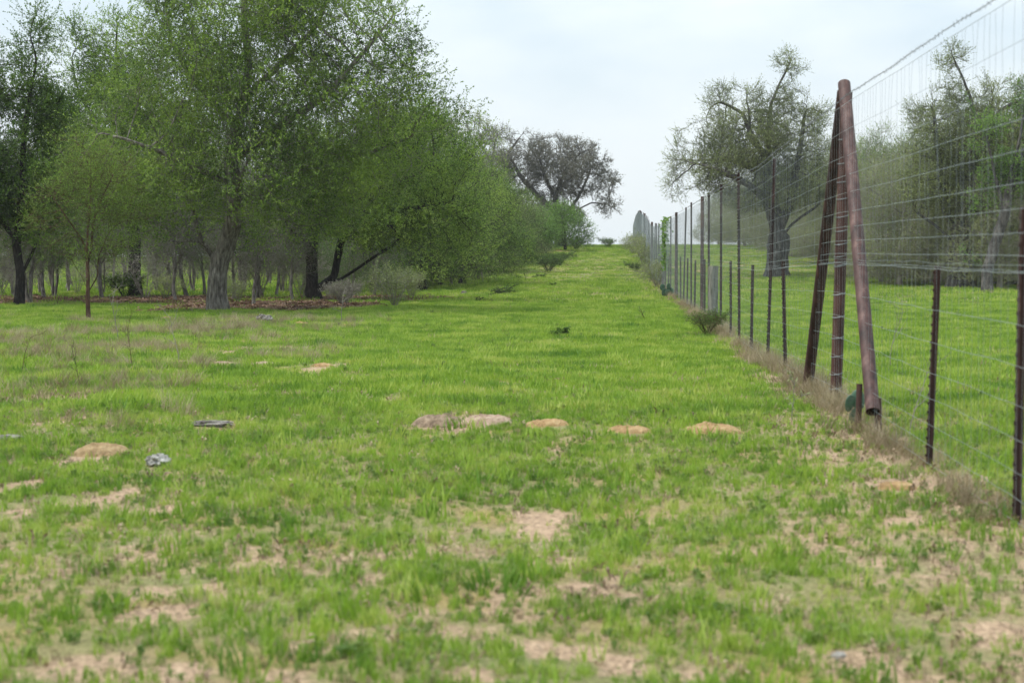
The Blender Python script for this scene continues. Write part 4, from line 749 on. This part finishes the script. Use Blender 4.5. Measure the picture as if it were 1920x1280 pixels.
# ------------------------------------------------------------------ mounds, stones, wood
def mound(px, py, wpx, hpx, m, label, dd=.6, seed=0, name='dirt_mound', cat='dirt mound'):
    c = at(px, py); s = FPX/c.y; rx = wpx/2/s; h = hpx/s*.46+.012; rx *= 1.08; ry = rx*dd; n = 34; m_ = 24
    rr = np.random.default_rng(seed); V = []; sd = rr.uniform(0, 90)
    for i in range(n+1):
        for j in range(n+1):
            u = -1+2*i/n; v = -1+2*j/n; r = math.hypot(u, v); k = mnoise.fractal(Vector((u*2.2+sd, v*2.2, 0)), .8, 2.1, 4); r2 = r*(1+.22*k)
            z = h*max(0, 1-r2**2.6)**.9*(1+.5*k)+.010*mnoise.noise(Vector((u*9+sd, v*9, 3)))*min(1, h*12)*max(0, 1-r)+.004-.06*max(0, r-.72)
            x_ = c.x+u*rx; y_ = c.y+v*ry; V.append((u*rx, v*ry, float(ground(x_, y_))-c.z+z))
    idx = np.arange((n+1)**2).reshape(n+1, n+1); F = np.stack([idx[:-1, :-1], idx[1:, :-1], idx[1:, 1:], idx[:-1, 1:]], -1).reshape(-1, 4)
    o = mesh(name, V, F, M[m], smooth=True, loc=c); tag(o, label, cat, 'small heaps of dug earth in the grass'); return o
ml = [(822, 796, 108, 30, 'mound_grey', 'largest grey-brown dirt mound, left half of the double heap'), (912, 794, 104, 27, 'mound_pale', 'pale sandy dirt mound, right half of the double heap'),
      (1024, 797, 92, 15, 'mound_orange', 'low orange sand mound right next to the double heap'), (1178, 810, 98, 15, 'mound_orange', 'low orange sand mound in the middle of the row of three'),
      (1334, 810, 118, 24, 'mound_orange', 'orange sand mound nearest the fence'), (192, 850, 118, 28, 'mound_tan', 'straw coloured sand mound at left beside the small grey stone'),
      (420, 684, 74, 8, 'mound_pale', 'flat pinkish sand streak at left, longest of the distant row'), (498, 684, 70, 6, 'mound_pale', 'flat pinkish sand streak right of the longest one'), (604, 686, 44, 6, 'mound_orange', 'small orange sand patch at the right end of the distant row'),
      (258, 692, 40, 6, 'mound_pale', 'small pale sand patch at the left end of the distant row'), (345, 680, 36, 4, 'mound_pale', 'thin pale sand patch left of the longest streak'), (564, 608, 38, 6, 'mound_orange', 'small distant orange mound just right of the dead wood chunk'), (656, 612, 38, 5, 'mound_orange', 'small distant orange mound, rightmost near the wood'),
      (452, 643, 36, 4, 'mound_tan', 'tiny tan sand patch in the grass below the pale forked oak'), (316, 597, 30, 4, 'mound_tan', 'tiny tan sand patch left of the pale forked oak at the leaf edge'), (1680, 912, 80, 6, 'mound_orange', 'flat orange sand patch at the foot of the nearest short fence post')]
for i, (a, b_, c, d, e, f) in enumerate(ml): mound(a, b_, c, d, e, f, seed=i)
for (px, py, lab, i) in ((1440*0+1045, 472, 'reddish bare earth patch on the hill left of the crest', 30),):
    mound(px, py, 60, 4, 'mound_orange', lab, dd=2.5, seed=i)
def lump(px, py, wpx, hpx, m, name, label, cat, seed, dd=.7, rot=0, sink=.2):
    import bmesh
    c = at(px, py); s = FPX/c.y; bm = bmesh.new(); bmesh.ops.create_icosphere(bm, subdivisions=4, radius=1)
    for v in bm.verts:
        k = mnoise.fractal(v.co*1.7+Vector((seed*7, 0, 0)), .7, 2.2, 5); v.co *= 1+.45*k
        v.co = Vector((v.co.x*wpx/2/s, v.co.y*wpx/2/s*dd, v.co.z*hpx/2/s))
    me = bpy.data.meshes.new(name); bm.to_mesh(me); bm.free(); me.materials.append(M[m]); o = bpy.data.objects.new(name, me); o.location = c+Vector((0, 0, hpx/2/s*(1-sink))); o.rotation_euler = (0, 0, rot); col(o); tag(o, label, cat); return o
lump(297, 874, 42, 26, 'rock', 'stone', 'small grey stone in the grass right of the straw coloured mound', 'stone', 1)
lump(398, 799, 76, 13, 'dead_wood', 'log_piece', 'flat weathered piece of grey wood lying in the grass at left', 'wood', 2, dd=.35)
lump(495, 604, 30, 16, 'dead_wood', 'dead_wood', 'dark broken chunk of wood at the edge of the brown leaves', 'wood', 3)
lump(14, 826, 50, 14, 'dead_wood', 'log_piece', 'grey piece of wood cut by the left edge of the photo', 'wood', 4)
lump(955, 658, 18, 5, 'bark_dark', 'dead_wood', 'small dark bit of wood in the grass at the middle', 'wood', 5, dd=.4)
lump(1572, 1234, 26, 15, 'rock', 'stone', 'small whitish stone in the grass at bottom right', 'stone', 6)
lump(870, 552, 12, 7, 'dead_wood', 'stone', 'little dark stone on the grass below the halfway oak', 'stone', 8)
lump(1890, 536, 70, 22, 'bark_dark', 'fallen_log', 'dark fallen log under the trees at the right edge', 'log', 9, dd=.35)
def branch(px, py, span, h, seed, label, leaf=None, n=70):
    c = at(px, py); rr = np.random.default_rng(seed); chs = []
    L = span*c.y/FPX
    def sub(p, d, l, r, dep):
        k = 6; P = [p]; 
        for i in range(k): d = d+rr.normal(0, .18, 3); d[2] = d[2]*.8; d /= np.linalg.norm(d); P.append(P[-1]+d*l/k)
        P = np.array(P); P[:, 2] = np.maximum(P[:, 2], .01); chs.append((P, np.linspace(r, r*.4, len(P))))
        if dep > 0:
            for i in range(1, k+1):
                for _ in range(2):
                    e = d+rr.normal(0, .7, 3); e[2] = abs(e[2])*.6; e /= np.linalg.norm(e); sub(P[i], e, l*.42, r*.5, dep-1)
    sub(np.array([-L/2, 0, .03]), np.array([1, .1, .08]), L*.8, .012*max(1, c.y/30), 2)
    r = empty('fallen_branch', c); V, F = tubes(chs, None, lambda q: 4, rr); mesh('branch', V, F, M['bark_dark'], r)
    if leaf:
        LV = []; LF = []
        for P, _ in chs[1:]:
            for p in P[1:]:
                for _ in range(1):
                    d = rr.normal(size=3); d /= np.linalg.norm(d); u = np.cross(d, rr.normal(size=3)); u /= np.linalg.norm(u); s_ = .035; b0 = len(LV); LV += [p, p+d*s_*.5+u*s_*.3, p+d*s_, p+d*s_*.5-u*s_*.3]; LF.append([b0, b0+1, b0+2, b0+3])
        mesh('foliage', LV, np.array(LF), M[leaf], r)
    tag(r, label, 'branch', 'fallen branches lying in the grass')
branch(1045, 630, 40, 12, 1, 'small dark fallen branch with leaves in the middle of the clearing', 'leaf_dark')
branch(945, 553, 60, 12, 2, 'larger fallen branch on the grass below the green oaks', 'leaf_dark'); branch(905, 566, 40, 5, 3, 'bare thin stick on the grass left of the larger fallen branch')
branch(1010, 521, 26, 6, 4, 'small dark fallen branch higher up the clearing', 'leaf_dark'); branch(1034, 536, 16, 5, 5, 'tiny dark sprig on the grass right of the larger fallen branch', 'leaf_dark'); branch(655, 614, 60, 6, 6, 'pale twiggy branch lying before the dark twin trunks')
# prickly pear
def cactus(c, pads, label, s=1.0):
    import bmesh
    r = empty('prickly_pear', c)
    for (x, y, z, w_, h_, tl, rz) in pads:
        bm = bmesh.new(); bmesh.ops.create_uvsphere(bm, u_segments=20, v_segments=14, radius=1)
        for v in bm.verts: v.co = Vector((v.co.x*w_/2*(1+.12*v.co.z), v.co.y*.011*(w_/.1)**.5, v.co.z*h_/2))
        me = bpy.data.meshes.new('pad'); bm.to_mesh(me); bm.free(); me.materials.append(M['cactus'])
        for p in me.polygons: p.use_smooth = True
        sp = []
        for _ in range(70):
            a_ = random.uniform(0, 6.283); q_ = random.uniform(.1, .92)**.5; u_, v_ = math.cos(a_)*q_, math.sin(a_)*q_; yy_ = .011*(w_/.1)**.5*math.sqrt(max(0, 1-q_*q_)); e_ = random.choice((-1, 1))
            p_ = np.array([u_*w_/2*(1+.12*v_), e_*yy_, v_*h_/2]); sp.append((np.array([p_, p_+[random.gauss(0, .006), e_*.014, random.gauss(0, .006)]]), np.array([.0009, .0004])))
        Vn, Fn = tubes(sp, None, lambda q: 3, np.random.default_rng(2))
        o = bpy.data.objects.new('pad', me); mesh('spines', Vn, Fn, M['twig_grey'], o); o.location = (x, y, z); o.rotation_euler = (tl, R(random.uniform(-20, 20)), rz); col(o, r)
    tag(r, label, 'cactus'); return r
c = at_d(1603, 12.75); cactus((c.x, 12.75, c.z), [(-.01, .02, .05, .09, .13, .1, .3), (-.05, 0, .15, .085, .13, .1, .5), (.015, .03, .17, .10, .16, -.1, -.2)], 'small prickly pear cactus with oval pads beside the base of the pale leaning pipe')
c = at(1252, 556); cactus(c, [(-.1, 0, .12, .2, .26, .1, .5), (.1, .05, .14, .22, .26, -.2, -.5), (0, -.08, .1, .2, .22, .2, 0), (.02, .02, .3, .2, .22, .1, .9), (-.16, .1, .28, .16, .2, 0, .2)], 'dark green clump of prickly pear pads further up the fence')
# single weeds standing in the grass
def weed(px, py, hpx, seed, m, lm, label):
    c = at(px, py); h = hpx*c.y/FPX; rr = np.random.default_rng(seed); chs = []; LV = []; LF = []
    def st(p, d, l, r, dep):
        P = [p]
        for i in range(5): d = d+rr.normal(0, .12, 3); d /= np.linalg.norm(d); P.append(P[-1]+d*l/5)
        P = np.array(P); chs.append((P, np.linspace(r, r*.5, 6)))
        if dep:
            for i in (2, 3, 4, 5):
                e = d*.7+rr.normal(0, .6, 3); e[2] = abs(e[2])+.2; e /= np.linalg.norm(e); st(P[i], e, l*.4, r*.6, dep-1)
        if lm:
            for q in P[2:]:
                d_ = rr.normal(size=3); d_ /= np.linalg.norm(d_); u = np.cross(d_, [0, 0, 1]); s_ = .03; b0 = len(LV); LV.extend([q, q+d_*s_*.5+u*s_*.3, q+d_*s_, q+d_*s_*.5-u*s_*.3]); LF.append([b0, b0+1, b0+2, b0+3])
    st(np.zeros(3), np.array([rr.normal(0, .1), 0, 1.]), h, .004*max(1, c.y/18), 2)
    r = empty('weed', c); V, F = tubes(chs, None, lambda q: 4, rr); mesh('stem', V, F, M[m], r, smooth=True)
    if lm: mesh('foliage', LV, np.array(LF), M[lm], r)
    tag(r, label, 'weed', 'tall weeds standing in the grass')
weed(1705, 815, 120, 1, 'twig_grey', None, 'pale dry weed just left of the nearest short fence post'); weed(1670, 690, 110, 2, 'twig_grey', None, 'thin dry weed behind the wire right of the pale leaning pipe')
weed(222, 640, 90, 3, 'twig_grey', None, 'tall dry stalk in the grass below the straight blackish trunk'); weed(335, 680, 90, 4, 'twig_grey', None, 'dry stalk in the grass left of the sand streaks'); weed(250, 690, 80, 5, 'bark_brown', None, 'reddish dry stalk above the small pale sand patch')
weed(640, 605, 50, 7, 'twig_grey', None, 'dry stalk standing before the dark twin trunks'); weed(1210, 600, 20, 8, 'bark_brown', 'leaf_green', 'little leafy weed in the clearing left of the cactus clump')
weed(1485, 790, 70, 9, 'twig_grey', 'leaf_sage', 'pale weed in the grass below the dark leaning pipe'); weed(150, 720, 60, 10, 'bark_dark', None, 'short dark stalk among the dry weeds at left'); weed(40, 700, 70, 11, 'bark_brown', None, 'brown stalk among the dry weeds at the left edge')

# ------------------------------------------------------------------ faint spring haze in the air
hm = bpy.data.materials.new('air'); hm.use_nodes = True; nt = hm.node_tree; nt.nodes.clear()
o = N(nt, 'ShaderNodeOutputMaterial'); pv = N(nt, 'ShaderNodeVolumePrincipled'); pv.inputs['Color'].default_value = (.93, .96, 1, 1); pv.inputs['Density'].default_value = .0003; pv.inputs['Anisotropy'].default_value = .2
LK(nt, pv.outputs[0], o.inputs['Volume'])
V, F = boxes([(-1250, 1250, -60, 1250, -5, 18)]); hz = mesh('haze', V, F, hm); tag(hz, kind='stuff'); tag(hz, 'thin pale haze in the air over the whole clearing', 'haze')
sc.cycles.volume_bounces = 0
